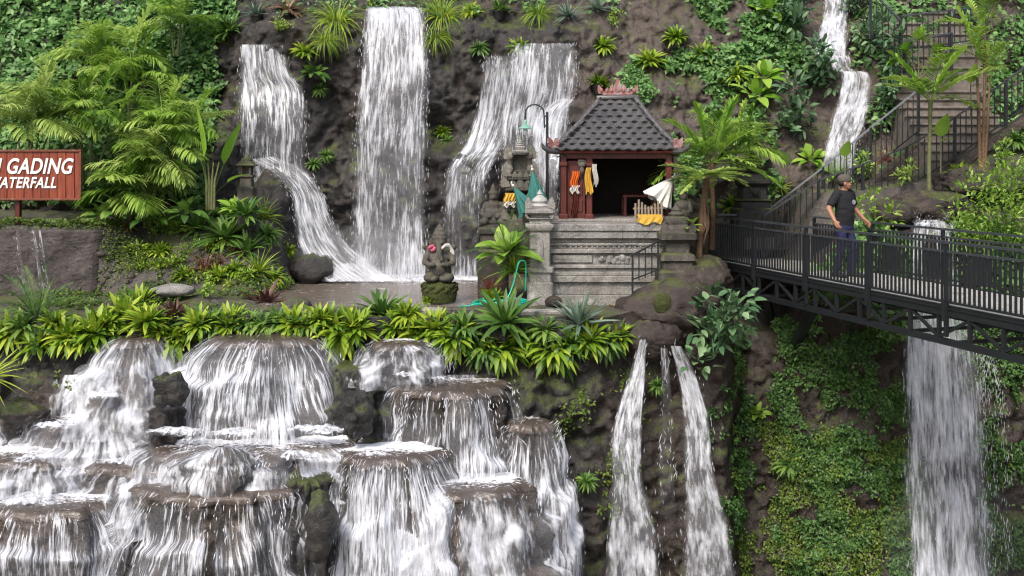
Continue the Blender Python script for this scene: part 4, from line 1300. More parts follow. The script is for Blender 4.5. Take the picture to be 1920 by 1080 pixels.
# ------------------------------------------------------------------ ground cover that nobody could count
def cover(name, label, fn, n, box, size, mat, mask=.0, freq=1.2, off=.05, seed=0, puff=.18, hang=.3):
    r = np.random.default_rng(seed)
    x = r.uniform(box[0], box[1], n); z = r.uniform(box[2], box[3], n)
    y = fn(x, z)
    p = np.stack((x, y, z), -1)
    edge = np.minimum.reduce((ss(box[0], box[0] + .5, x), ss(box[1], box[1] - .5, x), ss(box[2], box[2] + .4, z), ss(box[3], box[3] - .4, z)))
    m = fbm(p * freq + seed * 3.1, 4) + edge * .45 - .45
    keep = m > mask + r.normal(0, .06, n)
    p, m = p[keep], m[keep]
    e = .05
    dx = (fn(p[:, 0] + e, p[:, 2]) - fn(p[:, 0] - e, p[:, 2])) / (2 * e)
    dz = (fn(p[:, 0], p[:, 2] + e) - fn(p[:, 0], p[:, 2] - e)) / (2 * e)
    N = np.stack((dx * .6, -np.ones(len(p)), dz * .6 + .25), -1); N[:, 2] = -N[:, 2] * 0 + np.abs(dz) * .6 + .35
    N /= np.linalg.norm(N, axis=1)[:, None]
    lump = np.clip(fbm(p * 2.3 + seed, 3) + .3, 0, 1.2)
    p = p + N * (off + puff * lump[:, None] * r.random((len(p), 1)) ** .5)
    N = N + r.normal(0, .35, N.shape)
    g = scatter(p, N, size, r, hang=hang)
    o = obj(name, g, L[mat], angle=None)
    return tag(o, label, 'creeper', kind='stuff')


cover('creeper', 'dense green creeper covering the upper left slope', yb, 26000, (-14.5, -7.0, -1.0, 5.6), .17, 'ivy', -.55, .8, seed=1, puff=.5)
cover('creeper', 'creeper on the slope right of the pavilion', yb, 16000, (2.2, 6.2, -1.5, 2.6), .13, 'ivy', .10, .9, seed=2, puff=.3)
cover('creeper', 'creeper on the top of the right slope', yb, 13000, (3.6, 7.4, 2.0, 5.5), .15, 'ivy', -.10, .9, seed=3, puff=.35)
cover('creeper', 'creeper on the upper right corner slope', yb, 16000, (8.2, 17, -1., 6), .16, 'ivy', -.1, .8, seed=4, puff=.4)
cover('creeper', 'small creepers along the cliff top', yb, 5000, (-6.5, 3., 3.3, 5.6), .11, 'ivy', .12, 1.3, seed=5, puff=.2)
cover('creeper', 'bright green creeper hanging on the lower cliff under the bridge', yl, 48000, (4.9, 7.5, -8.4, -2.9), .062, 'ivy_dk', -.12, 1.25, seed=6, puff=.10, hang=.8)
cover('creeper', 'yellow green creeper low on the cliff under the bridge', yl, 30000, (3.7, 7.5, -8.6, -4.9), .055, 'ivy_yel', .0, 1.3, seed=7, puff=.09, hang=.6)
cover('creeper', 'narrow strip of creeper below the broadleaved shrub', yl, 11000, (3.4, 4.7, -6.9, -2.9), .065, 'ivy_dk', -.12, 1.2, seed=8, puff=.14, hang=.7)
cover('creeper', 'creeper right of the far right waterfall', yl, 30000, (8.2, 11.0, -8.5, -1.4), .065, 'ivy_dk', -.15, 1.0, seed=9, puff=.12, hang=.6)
cover('creeper', 'dark foliage behind the bridge railing', yl, 9000, (5.6, 10.5, -3.3, -1.2), .14, 'ivy', -.25, 1.0, seed=10, puff=.35)
cover('creeper', 'mossy weeds on the dark lower cliff right of the narrow column', yl, 4500, (.3, 2.6, -7.0, -3.6), .06, 'ivy_yel', .16, 1.2, seed=11, puff=.08, hang=.8)
cover('creeper', 'weeds on the damp bank left of the upper left cascade', yl, 2500, (-9.5, -6.6, -4.6, -3.0), .06, 'ivy_yel', .1, 1.2, seed=12, puff=.08, hang=.8)
# low ground cover on the garden bank and moss along the wall top
r_ = np.random.default_rng(40)
x = r_.uniform(-9.5, -4.6, 9000); y = r_.uniform(18.0, 22.6, 9000)
keep = (fbm(np.stack((x, y, x * 0), -1) * 1.1, 4) > .02) & (zt(x, y) > ZB - .05)
x, y = x[keep], y[keep]
P = np.stack((x, y, zt(x, y) + .03 + r_.random(len(x)) * .08), -1)
g = scatter(P, np.tile((0, -.4, 1.), (len(P), 1)) + r_.normal(0, .3, P.shape), .075, r_, t=(.0, .8))
tag(obj('ground_cover', g, L['ivy_yel'], angle=None), 'low mossy ground cover on the garden bank left of the pool', 'ground cover', kind='stuff')
x = r_.uniform(-12, -7.5, 7000); y = r_.normal(20.5, .18, 7000)
P = np.stack((x, y, zt(x, y) + .06 + .12 * np.clip(fbm(np.stack((x * 2, y * 2, x * 0), -1), 3) + .5, 0, 1.2) * np.exp(-((y - 20.5) / .25) ** 2)), -1)
g = scatter(P, np.tile((0, -.6, 1.), (len(P), 1)) + r_.normal(0, .3, P.shape), .05, r_)
tag(obj('moss', g, L['ivy_yel'], angle=None), 'mossy strip along the top of the rendered wall under the sign', 'moss', kind='stuff')


# ------------------------------------------------------------------ palms and banana
def clump_palm(label, px, py, D, nst, h, Ln, seed, mat='palm', nf=6, ll=.40, lw=.045, spread=.5, e1=20, droop=1.2):
    r = random.Random(seed)
    p = at(px, py, D)
    root = thing('palm', label, 'palm', tuple(p))
    st, cr = G(), G()
    for k in range(nst):
        a = r.uniform(0, 6.28); q = r.uniform(.1, 1) * spread
        hh = h * r.uniform(.6, 1.1)
        top = np.array((math.cos(a) * q, math.sin(a) * q * .6, hh))
        b = top * (.3, .3, 0)
        mid = b * .6 + top * .4 + (0, 0, hh * .1)
        st.tube([b + (0, 0, -.2), mid * (1, 1, .9), top], (.032, .026, .018), 6, r.random())
        c = palm_mesh(nf, Ln, seed * 31 + k, 80, e1, droop, 21, ll * 1.4, lw * .95, .02, tl=(.3, 1.0), ldroop=1.3, seg=4)
        cr.join(c, top)
    obj('trunk', st, MAT['stem'], root); obj('crown', cr, L[mat], root, angle=None)
    return root


clump_palm('areca palm behind the left end of the sign, bright fronds', 55, 330, 21.6, 5, 1.1, 1.25, 1, nf=6, spread=.6, mat='palm_lt')
clump_palm('areca palm behind the right end of the sign', 165, 325, 22.1, 4, 1.3, 1.1, 2, nf=6, spread=.6)
clump_palm('tall areca palm on the creeper slope, its stems bare', 245, 260, 23.2, 3, 1.7, 1.1, 3, nf=6, spread=.5)
clump_palm('lower areca palm standing in front of the tall one', 272, 410, 21.3, 4, 1.15, 1.12, 4, nf=6, spread=.7, mat='palm_lt')
clump_palm('areca palm beside the dark rock left of the left waterfall', 335, 330, 22.0, 4, 1.0, 1.15, 5, nf=6, spread=.5)
clump_palm('young areca palm right of the sign, on the wall top', 232, 425, 21.1, 3, .8, .85, 6, nf=6, spread=.4)
clump_palm('small palm at the top left under the creeper', 175, 150, 24.0, 3, .6, 1.0, 7, nf=6, spread=.4)
clump_palm('small dark palm at the top, left of the cliff', 330, 90, 24.2, 3, .6, 1.0, 8, nf=5, spread=.4)
for px, py, s, lab in ((225, 395, 1.3, 'dark broad leaved plant under the areca palms, right of the sign'), (280, 410, 1.2, 'dark broad leaved plant left of the banana plant'), (350, 400, 1.0, 'dark broad leaved plant at the foot of the banana plant'), (190, 405, .9, 'dark broad leaved plant right of the sign, nearest to it')):
    plant('dark_leafy_plant', 'dark_leafy_plant', at(px, py, 20.9), lab, 'plant', s, 10)
# banana plant
p = at(395, 375, 21.2)
root = thing('banana_plant', 'young banana plant with two upright leaves left of the left waterfall', 'banana plant', tuple(p))
g, s_ = G(), G()
for dx, e, l, w, dr, t in ((-.30, 84, 1.95, .27, .12, .75), (.5, 68, 1.75, .30, .25, .6), (-.9, 50, 1.2, .22, 1.0, .5), (.8, 48, 1.0, .2, .9, .85), (-.5, 60, 1.1, .2, .6, .4)):
    leaf(g, (dx * .1, -.03, .1), (dx, -.25, math.tan(R(e)) * max(.3, abs(dx))), l, w, dr, t, 12, 'ovate', .35, stalk=.42)
for k in range(4):
    s_.tube([(k * .05 - .08, 0, -.2), (k * .06 - .09, 0, .4), ((k - 1.5) * .12, 0, .8)], (.035, .028, .014), 6)
obj('trunk', s_, MAT['stem'], root); obj('leaves', g, L['banana'], root, angle=None)


def tree_palm(name, label, cat, px, py, D, path, rads, crown, mat, bark='bark', tsides=9):
    p = at(px, py, D)
    root = thing(name, label, cat, tuple(p))
    t = G(); t.tube(path, rads, tsides)
    obj('trunk', t, MAT[bark], root)
    c = G(); c.join(crown, path[-1]); obj('crown', c, L[mat], root, angle=None)
    return root


# leaning tree fern in front of the bridge end, fan palm behind it
tf = palm_mesh(13, .82, 77, 30, 0, .6, 34, .24, .05, .03, tl=(.5, 1), ldroop=.3, stalk=.08)
root = tree_palm('tree_fern', 'tree fern with a pale flat crown and leaning brown trunk at the bridge end', 'tree fern', 1312, 492, 18.9,
          [(-.02, 0, -.25), (-.01, 0, .3), (.03, 0, .8), (.10, -.02, 1.3), (.12, -.02, 1.62)], (.075, .062, .055, .065, .045), tf, 'palm_lt')
q = G()
for k in range(16):
    a = k * 2.4; rr = .065
    q.tube([(math.cos(a) * rr + .08, math.sin(a) * rr, .9 + rnd.random() * .3), (math.cos(a) * (rr + .015) + .09, math.sin(a) * (rr + .015), .6 + rnd.random() * .2), (math.cos(a) * rr * .9 + .03, math.sin(a) * rr * .9, .25 + rnd.random() * .3)], (.012, .016, .006), 5)
obj('hanging_roots', q, MAT['bark'], root)
fp = palm_mesh(15, 1.25, 78, 85, 0, 1.0, 27, .48, .045, .05, tl=(.25, .8), ldroop=.5, stalk=.2)
tree_palm('palm', 'fan of dark green palm fronds spreading behind the tree fern, over the pavilion roof', 'palm', 1335, 440, 20.2,
          [(0, 0, -.3), (.02, 0, .4), (0, 0, 1.0), (0, 0, 1.45)], (.06, .05, .05, .04), fp, 'palm')
clump_palm('palm with light fronds on the slope between fan palm and gate pillar', 1385, 330, 21.6, 3, .6, 1.0, 12, nf=7, mat='palm', spread=.4)
# young palms on the rock beside the stairs
yp = palm_mesh(9, 1.15, 80, 70, 25, .75, 22, .42, .06, .03, tl=(.35, .85), ldroop=.5, stalk=.15)
tree_palm('young_palm', 'slim young palm with a feathery crown on the rock in front of the stairs', 'palm', 1742, 352, 19.6,
          [(0, 0, -.2), (.0, 0, .6), (.02, 0, 1.2), (.03, 0, 1.7)], (.045, .038, .034, .045), yp, 'palm', 'stem')
yp2 = palm_mesh(6, 1.0, 81, 85, 35, .6, 18, .42, .06, .03, tl=(.3, .8), ldroop=.5, stalk=.2)
p = at(1840, 312, 19.9)
root = thing('slim_palm', 'clump of thin brown stemmed palms in front of the stair railing', 'palm', tuple(p))
t, c = G(), G()
for dx, dz, sd in ((-.05, 2.2, 82), (.06, 2.7, 83), (.12, 1.7, 84)):
    t.tube([(dx * .4, 0, -.2), (dx, 0, dz * .5), (dx * 1.6, .05, dz)], (.035, .03, .02), 7)
    c.join(palm_mesh(5, .9, sd, 85, 30, .7, 16, .36, .055, .02, tl=(.3, .85), stalk=.25), (dx * 1.6, .05, dz))
obj('trunk', t, MAT['bark'], root); obj('crown', c, L['palm'], root, angle=None)
# round pleated leaves of a fan palm and single broad leaves near the stairs
def round_leaf(g, c, r, tilt, yaw, t):
    for i in range(15):      # pleated segments radiating from the stalk
        a = R(-35 + 250 * (i + .5) / 15)
        d = np.array((math.cos(a), -.15, math.sin(a))); ct, st = math.cos(tilt), math.sin(tilt)
        d = np.array((d[0], d[1] * ct - d[2] * st, d[1] * st + d[2] * ct)); d = np.array((d[0] * math.cos(yaw) - d[1] * math.sin(yaw), d[0] * math.sin(yaw) + d[1] * math.cos(yaw), d[2]))
        leaf(g, c, d, r * rnd.uniform(.92, 1.08), r * .34, .25, np.clip(t + rnd.uniform(-.15, .15), 0, 1), 6, 'strap', .25)
    return
    n = 28
    A = np.linspace(R(-55), R(235), n)
    rows = []
    for k in (.05, .4, .75, 1.):
        rr = r * k
        rows.append([(math.cos(a) * rr, -.05 * math.sin(k * 3) - (.03 * r * ((i % 2) * 2 - 1) * k), math.sin(a) * rr) for i, a in enumerate(A)])
    P = np.array(rows)
    ct, st = math.cos(tilt), math.sin(tilt); cy, sy = math.cos(yaw), math.sin(yaw)
    P = P @ np.array(((1, 0, 0), (0, ct, st), (0, -st, ct))) @ np.array(((cy, sy, 0), (-sy, cy, 0), (0, 0, 1)))
    g.grid(P + np.asarray(c), t)
p = at(1722, 150, 20.6)
root = thing('fan_palm', 'fan palm with round pleated leaves below the upper flight of steps', 'palm', tuple(p))
c, t = G(), G()
for dx, dz, r0, tl, yw, tt in ((0, .82, .36, .15, 0, .8), (-.32, .58, .28, .3, .4, .5), (.36, .55, .30, .4, -.5, .6), (.62, .42, .26, .7, -.9, .45), (-.6, .38, .25, .8, .9, .35)):
    round_leaf(c, (dx, -.1, dz), r0 * .85, tl, yw, tt); t.tube([(0, 0, 0), (dx * .4, 0, dz * .6), (dx, -.06, dz)], (.014, .011, .008), 5)
obj('stem', t, MAT['stem'], root); obj('leaves', c, L['banana'], root, angle=None)
for px, py, s, lab in ((1764, 268, .24, 'single round bright leaf on a thin stalk beside the slim young palm'), (1584, 302, .17, 'single bright leaf at the foot of the far stair handrail'), (1820, 165, .2, 'single round leaf in front of the middle of the steps')):
    p = at(px, py, 20.0)
    root = thing('leafy_sprout', lab, 'plant', tuple(p))
    c, t = G(), G()
    leaf(c, (0, 0, .5 * s), (.1, -.35, 1), s * 2.1, s * 1.5, .4, .8, 8, 'ovate', .2)
    leaf(c, (0, 0, .1 * s), (.9, -.2, .5), s * 1.2, s * .8, .8, .6, 8, 'ovate', .2)
    t.tube([(0, 0, -.6), (0, 0, 0), (0, 0, .5 * s)], .012, 5)
    obj('stem', t, MAT['stem'], root); obj('leaves', c, L['banana'], root, angle=None)
# shrubs by the bridge
plant('broadleaf_shrub', 'broadleaf_shrub', at(1338, 668, 17.3), 'large leaved grey green shrub hanging under the left end of the bridge', 'shrub', 1.0, 8, 0.3)
plant('leafy_plant', 'leafy_plant', on_low(1418, 775, .1), 'bright leaf plant on the lower cliff below the bridge strut', 'plant', .55, 30)
plant('strap_plant', 'strap_rosette', at(462, 402, 20.7), 'strap leaved rosette in front of the stone lantern', 'plant', 1.0, 15)
plant('leafy_plant', 'leafy_plant', at(440, 392, 20.8), 'small bright broad leaved plant left of the stone lantern foot', 'plant', .7, 10)
plant('feathery_shrub', 'feathery_shrub', at(1893, 470, 18.2), 'light green feathery shrub at the right frame edge behind the bridge', 'shrub', 1.02, 0)
for px, py, D, k, s, lab in ((1870, 318, 20.3, 'small_bush', 1.0, 'light green bush on the brown rock at the right, below the stair railing'), (1905, 262, 20.7, 'green_fern', .9, 'fern under the near stair railing at the right frame edge'), (1800, 325, 20.2, 'fern', .8, 'bright fern on the rock between the slim palms and the young palm'),
                       (1690, 345, 20.4, 'small_bush', .8, 'small bush under the near stair railing, left of the young palm'), (1660, 300, 21.5, 'red_spiky_plant', .9, 'reddish plant between the two stair railings'), (1625, 330, 21.4, 'small_bush', .9, 'light bush between the two stair railings')):
    plant('small_plant', k, at(px, py, D), lab, 'plant', s, 10)
plant('feathery_shrub', 'feathery_shrub', at(1815, 480, 18.4), 'lower light green shrub between the spring and the right frame edge', 'shrub', .55, 0)
plant('leafy_plant', 'small_bush', at(1640, 440, 18.6), 'light green leafy plant behind the person', 'plant', 1.35, 0)
plant('leafy_plant', 'small_bush', at(1585, 420, 18.9), 'light green sprig left of the person behind the bridge', 'plant', .8, 0)
plant('leafy_plant', 'leafy_plant', at(1285, 430, 18.8), 'bright broad leaf plant at the foot of the tree fern', 'plant', .75, 0)
plant('small_plant', 'green_fern', on_low(1475, 870, .1), 'pale fern in the creeper under the bridge', 'plant', .7, 30)
plant('small_plant', 'green_fern', on_low(1100, 900, .1), 'wispy fern on the dark cliff left of the twin falls', 'plant', .5, 30)
plant('small_plant', 'green_fern', on_low(1232, 720, .1), 'wispy fern on the dark cliff between the twin falls', 'plant', .45, 30)

# ================================================================== built things
def boulder(label, c, r, seed, mat='art_rock', name='boulder', n=56, m=36, amp=.22, freq=1.3, moss=False):
    u = np.linspace(0, 2 * math.pi, n, endpoint=False); v = np.linspace(.02, math.pi - .02, m)
    U, V = np.meshgrid(u, v)
    d = np.stack((np.cos(U) * np.sin(V), np.sin(U) * np.sin(V), np.cos(V)), -1)
    p = d.reshape(-1, 3) * np.asarray(r)
    k = 1 + amp * fbm(p * freq + seed, 3) - .14 * np.abs(fbm(p * freq * 2.4 + seed + 5, 3)) + .03 * fbm(p * 9 + seed, 3)
    P = (p * k[:, None]).reshape(m, n, 3)
    g = G(); g.grid(P[::-1], wrap=True)
    g.f.append(tuple(range(n))[::-1]); g.f.append(tuple(range((m - 1) * n, m * n)))
    o = obj(name, g, MAT[mat], angle=None); o.location = c
    return tag(o, label, 'rock')


boulder('large brown lumpy rock between the stone platform and the bridge', at(1262, 585, 18.35), (.95, .75, .62), 3)
boulder('brown rock lip over the twin falls', at(1232, 632, 17.75), (.52, .4, .36), 8)
boulder('brown rock under the tree fern trunk', at(1300, 520, 18.9), (.75, .6, .4), 12)
g = boulder('mossy lump on the large brown rock', at(1243, 570, 17.72), (.17, .14, .22), 20, 'moss', 'moss_clump', 24, 16)
boulder('small dark stone at the foot of the stone platform', at(1037, 566, 18.55), (.17, .14, .12), 23, 'art_rock', n=30, m=20)
boulder('brown rock mound under the slim young palm', at(1740, 390, 19.5), (.95, .7, .36), 31)
boulder('flat brown rock right of the person', at(1672, 405, 19.0), (.42, .5, .24), 35)
boulder('brown rock at the right behind the shrub', at(1850, 345, 20.2), (1.1, .7, .38), 38)
boulder('grey brown boulder under the run of the left waterfall', at(505, 400, 22.9), (.62, .6, 1.05), 41, 'cliff', amp=.15)
boulder('low wet boulder where the left waterfall enters the pool', at(590, 505, 21.9), (.55, .4, .34), 45, 'cliff_low')
boulder('dark boulder standing in the spring behind the bridge', at(1745, 500, 18.15), (.17, .2, .6), 47, 'cliff_low', n=30, m=24)
boulder('rounded stone at the pool edge below the terrace bank', at(555, 572, 18.2), (.30, .2, .13), 49, 'earth', n=30, m=20)
boulder('pale flat stone on the garden bank', at(320, 545, 18.7), (.42, .3, .12), 52, 'stone', n=30, m=20)
boulder('bluish round stone beside the wet brown rock of the cascade', at(297, 752, 15.45), (.085, .08, .10), 57, 'cliff_low', n=24, m=16)
for px, py, D, r, lab in ((318, 735, 15.75, (.26, .2, .30), 'jagged dark rock left of the foot of the broad curtain'),
        (672, 775, 15.6, (.24, .25, .34), 'jagged dark rock between the broad curtain and the brown round ledge'), (598, 985, 14.2, (.22, .25, .5), 'tall jagged rock between the two foreground falls, lower one'),
        
        (40, 772, 16.2, (.4, .25, .18), 'flat jagged rock at the left frame edge above the steps'),
        
        ):
    boulder(lab, at(px, py, D), r, px * .37, 'cliff_low', 'jagged_rock', 40, 28, amp=.38, freq=2.6 / max(r) * .5)
# loose stones at the foot of the rendered wall
for k in range(14):
    x0 = 150 + k * 9 + rnd.uniform(-3, 3); y0 = 528 - (k % 5) * 12 + rnd.uniform(-4, 4)
    p = on_ground(x0, y0)
    o = boulder('grey brown loose stone at the right foot of the rendered wall', p, (.10 * rnd.uniform(.7, 1.3), .08, .06), 60 + k, 'mud', 'stone', 14, 10)
    o['group'] = 'loose stones at the foot of the rendered wall'

# rendered retaining wall under the sign
g = G()
X, Z = np.meshgrid(np.linspace(-14, -8.0, 110), np.linspace(ZB - .1, -1.42, 34))
Y = 20.13 + .12 * (Z - ZB) + .07 * fbm(np.stack((X, Z, X * 0), -1).reshape(-1, 3) * 1.9, 5).reshape(X.shape) + .5 * ss(-8.5, -8.0, X)
top = np.stack((X[-1], Y[-1] + .25, Z[-1] + .02), -1)
g.grid(np.concatenate((np.stack((X, Y, Z), -1), top[None])))
tag(obj('retaining_wall', g, MAT['mud'], angle=None), 'rough mud coloured retaining wall below the sign', 'wall')

# ---- sign
p = at(-60, 372, 20.7)
root = thing('sign_board', 'red brown plank sign with white lettering reading GADING WATERFALL', 'sign', tuple(p))
W0, H0 = 2.30 * 2, .96
b = G(); x = -W0 / 2
widths = []
while x < W0 / 2 - .05:
    wv = rnd.uniform(.13, .19); wv = min(wv, W0 / 2 - x)
    b.box((x + wv / 2, rnd.uniform(-.004, .004), H0 / 2), (wv - .006, .04, H0), bev=.006, t=rnd.random()); x += wv
MAT['signwood'] = (lambda t: t.done(t.pbr(t.mix(t.ramp(t.noise(t.coord('Object', (9, 9, .8)), 3, 6, .7), [(.35, 0.), (.65, 1.)]), t.ramp(t.n('Attribute', attribute_name='tint').outputs['Fac'], [(0, (.19, .032, .012)), (1, (.32, .066, .024))]), (.13, .022, .010)), .5, t.bump(t.noise(t.coord('Object', (20, 20, 1.5)), 3, 5), .5, .006))))(NT('sign planks'))
obj('board', b, MAT['signwood'], root)
fr = G()
fr.box((0, -.012, H0 + .02), (W0 + .1, .075, .045), bev=.008); fr.box((0, -.012, -.02), (W0 + .1, .075, .045), bev=.008)
for s in (-1, 1): fr.box((s * (W0 / 2 + .025), -.012, H0 / 2), (.045, .07, H0 - .01), bev=.008)
obj('frame', fr, m_plain('sign frame', (.20, .06, .03), .6, .5, 20, dirt=(.22, .17, .13)), root)
for s in (-1, 1):
    q = G(); q.box((s * (W0 / 2 - 1.3), .08, -.1), (.10, .10, 1.5), bev=.01); obj('post', q, MAT['redwood'], root)
F0 = p
def lettering(txt, px_right, py_base, size, sx, root):
    c = bpy.data.curves.new('lettering', 'FONT'); c.body = txt; c.size = size; c.shear = .28; c.align_x = 'RIGHT'
    c.extrude = .006; c.offset = size * .022; c.space_character = 1.06
    o = bpy.data.objects.new('lettering', c); COL.objects.link(o)
    q = at(px_right, py_base, 20.7)
    o.scale = (sx, 1, 1)
    dg = bpy.context.evaluated_depsgraph_get(); me = bpy.data.meshes.new_from_object(o.evaluated_get(dg))
    bpy.data.objects.remove(o)
    me.transform(Matrix.Diagonal((sx, 1, 1, 1)))
    n = link('lettering', me, root, (q[0] - F0[0], -.034, q[2] - F0[2])); n.rotation_euler = (R(90), 0, 0)
    me.materials.clear(); me.materials.append(MAT['letter'])
    return n
lettering("H GADING", 136, 325, .44, .76, root)
lettering('WATERFALL', 106, 352, .315, .78, root)

# ---- stone platform of the pavilion
PX0, PX1, PY = at(990, 0, 19.)[0], at(1246, 0, 19.)[0], 19.0
PZ = -1.20
root = thing('stone_platform', 'grey carved stone platform carrying the pavilion', 'platform', (PX0, PY, ZB))
zz = lambda py: (HY - py) / F * 19. - ZB
w = PX1 - PX0
def band(g, pt, pb, proud, x0=.0, x1=w, dep=2.7, bev=.012):
    g.box(((x0 + x1) / 2, dep / 2 - proud, (zz(pt) + zz(pb)) / 2), (x1 - x0 + 2 * proud, dep, zz(pt) - zz(pb)), bev=bev)
g = G()
band(g, 420, 433, .10, .2); band(g, 433, 447, .07, .2); band(g, 447, 456, -.02, .2); band(g, 456, 461, .03, .2); band(g, 461, 466, .0, .2); band(g, 466, 475, .05, .2)
band(g, 475, 496, -.03, .2); band(g, 496, 503, .05, .2); band(g, 503, 509, .0, .2); band(g, 509, 517, .05, .2); band(g, 517, 529, .07, .2); band(g, 529, 553, .0, .2); band(g, 553, 580, .08, .2)
obj('masonry', g, MAT['stone'], root, angle=30)
g = G()
for k in range(22):
    g.ball((.3 + k * (w - .35) / 22, -.012, zz(463.5)), (.026, .02, .02), 8, 6)
obj('bead_moulding', g, MAT['stone'], root)
g = G()
# raised panels and carved relief of the frieze
for a, b_ in ((.45, 1.22), (1.5, 1.62)):
    g.box(((a + b_) / 2, .012, zz(485.5)), (b_ - a, .05, zz(478) - zz(493)), bev=.015)
for dx, s in ((1.40, .07), (1.78, .13), (1.68, .07), (1.9, .07)):
    g.ball((dx, .02, zz(487)), (s, .06, s * .75), 12, 8); g.ball((dx, .0, zz(484)), (s * .6, .06, s * .6), 10, 6)
for k in range(5): g.flame((1.62 + k * .08, -.01, zz(494)), .12, .06, .04)
obj('carved_relief', g, MAT['stone'], root, angle=30)
# corner pier with its crowning finial
pier = thing('stone_pier', 'carved grey corner pier of the platform, crowned by an onion shaped finial', 'pier', tuple(at(1012, 561, 18.9)))
def tier(g, prof): g.tiers(prof)
zp = lambda py: (HY - py) / F * 18.9 - (HY - 561) / F * 18.9
g = G()
g.tiers([(.24, -.2), (.24, zp(529)), (.21, zp(527)), (.21, zp(510)), (.25, zp(508)), (.25, zp(500)), (.19, zp(498)), (.19, zp(433)), (.23, zp(431)), (.27, zp(424)), (.27, zp(420)), (.20, zp(418)), (.20, zp(412)), (.24, zp(409)), (.17, zp(407)), (.17, zp(404)), (.28, zp(398)), (.28, zp(393)), (.22, zp(391)), (.22, zp(388))])
obj('shaft', g, MAT['stone'], pier, angle=30)
g = G(); g.lathe([(.10, -.235), (.105, -.2), (.06, .2), (.06, .21)], n=4)
g = G(); g.ball((0, -.19, (zp(440) + zp(492)) / 2), (.075, .03, (zp(440) - zp(492)) / 2), 16, 12)
obj('oval_panel', g, MAT['stone'], pier)
g = G(); z = zp(389)
g.lathe([(.17, z), (.19, z + .03), (.15, z + .06), (.13, z + .08), (.15, z + .12), (.125, z + .17), (.07, z + .21), (.05, z + .24), (.06, z + .255), (.035, z + .29), (.004, z + .34)], n=20)
obj('finial', g, m_plain('pale stone', (.42, .41, .39), .8, .4, 10), pier)
for sx in (-1, 1):
    for sy in (-1, 1):
        q = G(); q.flame((sx * .20, sy * .20, zp(390)), .20, .13, .07, yaw=R(0), lean=.12 * sx); obj('corner_leaf', q, MAT['stone'], pier, angle=30)
for sx in (-1, 1):
    q = G(); q.tube([(sx * .21, -.21, zp(409)), (sx * .25, -.22, zp(404)), (sx * .26, -.22, zp(397))], (.025, .03, .02), 6); obj('scroll', q, MAT['stone'], pier)

# ---- pavilion
pav = thing('pavilion', 'small open pavilion with a grey tiled hip roof and dark red posts', 'pavilion', (2.17, 20.62, PZ), R(-8))
zl = lambda py, D: (HY - py) / F * D - PZ
EH, RH = zl(281, 19.5), zl(186, 20.7)        # eaves and ridge above the floor
EX, EYH, RX = 1.2, 1.2, .34
def hip_face(g, A, B, C, Dp, ncourse, tw, thick=.03):
    """tile courses on the trapezium A B (eave) C D (ridge): A-B left to right seen from outside"""
    A, B, C, Dp = (np.array(q, float) for q in (A, B, C, Dp))
    eav = unit(B - A); nrm = unit(np.cross(B - A, Dp - A))
    slope = Dp - A; slope = slope - eav * (slope @ eav); SL = np.linalg.norm(slope); su = slope / SL
    la0, la1 = 0., (Dp - A) @ eav; lb0, lb1 = np.linalg.norm(B - A), (C - A) @ eav
    sag = lambda s: -.05 * math.sin(math.pi * s)
    for k in range(ncourse):
        s0, s1 = k / ncourse - (.0 if k else .0), (k + 1.25) / ncourse
        s1 = min(s1, 1.02)
        u0, u1 = la0 + (la1 - la0) * (k / ncourse), lb0 + (lb1 - lb0) * (k / ncourse)
        off = (k % 2) * tw * .5
        i0 = int(math.floor((u0 - off) / tw)); i1 = int(math.ceil((u1 - off) / tw))
        for i in range(i0, i1 + 1):
            a, b = off + i * tw, off + (i + 1) * tw
            a_, b_ = max(a, u0), min(b, u1)
            if b_ - a_ < .02: continue
            us = np.linspace(a_, b_, 6)
            prof = [.0 + .022 * math.sin((x - a) / tw * 2 * math.pi) for x in us]
            jj = rnd.uniform(-.003, .004); dr = rnd.uniform(-.006, .006)
            P = []
            for ss_, lift in ((s0 + dr, -.012), (s0 + dr, thick), (s1, .002)):
                P.append([A + eav * x + su * SL * ss_ + nrm * (pz * (1 if lift > -.01 else 1) + lift + sag(ss_) + jj) for x, pz in zip(us, prof)])
            g.grid(np.array(P), rnd.random())
crn = {}
for sx in (-1, 1):
    for sy in (-1, 1): crn[sx, sy] = (sx * EX, sy * EYH, EH)
rd = {sx: (sx * RX, 0, RH) for sx in (-1, 1)}
g = G()
hip_face(g, crn[-1, -1], crn[1, -1], rd[1], rd[-1], 9, .20)
hip_face(g, crn[1, 1], crn[-1, 1], rd[-1], rd[1], 9, .16)
hip_face(g, crn[-1, 1], crn[-1, -1], rd[-1], (-RX, 0, RH - .0), 9, .16)
hip_face(g, crn[1, -1], crn[1, 1], rd[1], (RX, 0, RH), 9, .16)
roof = obj('roof', g, MAT['tile'], pav, smooth=True, angle=35)
g = G()
g.add([crn[-1, -1], crn[1, -1], crn[1, 1], crn[-1, 1], (-RX, 0, RH - .42), (RX, 0, RH - .42)], [(0, 1, 5, 4), (2, 3, 4, 5), (3, 0, 4), (1, 2, 5), (3, 2, 1, 0)])
g.xf(off=(0, 0, -.05)); obj('soffit', g, MAT['redwood'], pav, smooth=False)
g = G()
for sx in (-1, 1):
    for sy in (-1, 1):
        A, B = np.array(crn[sx, sy]), np.array(rd[sx])
        for k in range(11):
            s0, s1 = k / 11, (k + 1.12) / 11
            q = lambda s: A + (B - A) * s + (0, 0, .03 - .045 * math.sin(math.pi * s))
            g.cap(q(s0), q(s1), .062, .048, 8)
g.box((0, 0, RH + .03), (2 * RX + .2, .16, .09), bev=.02)
obj('ridge_tile', g, MAT['tile'], roof, angle=50)
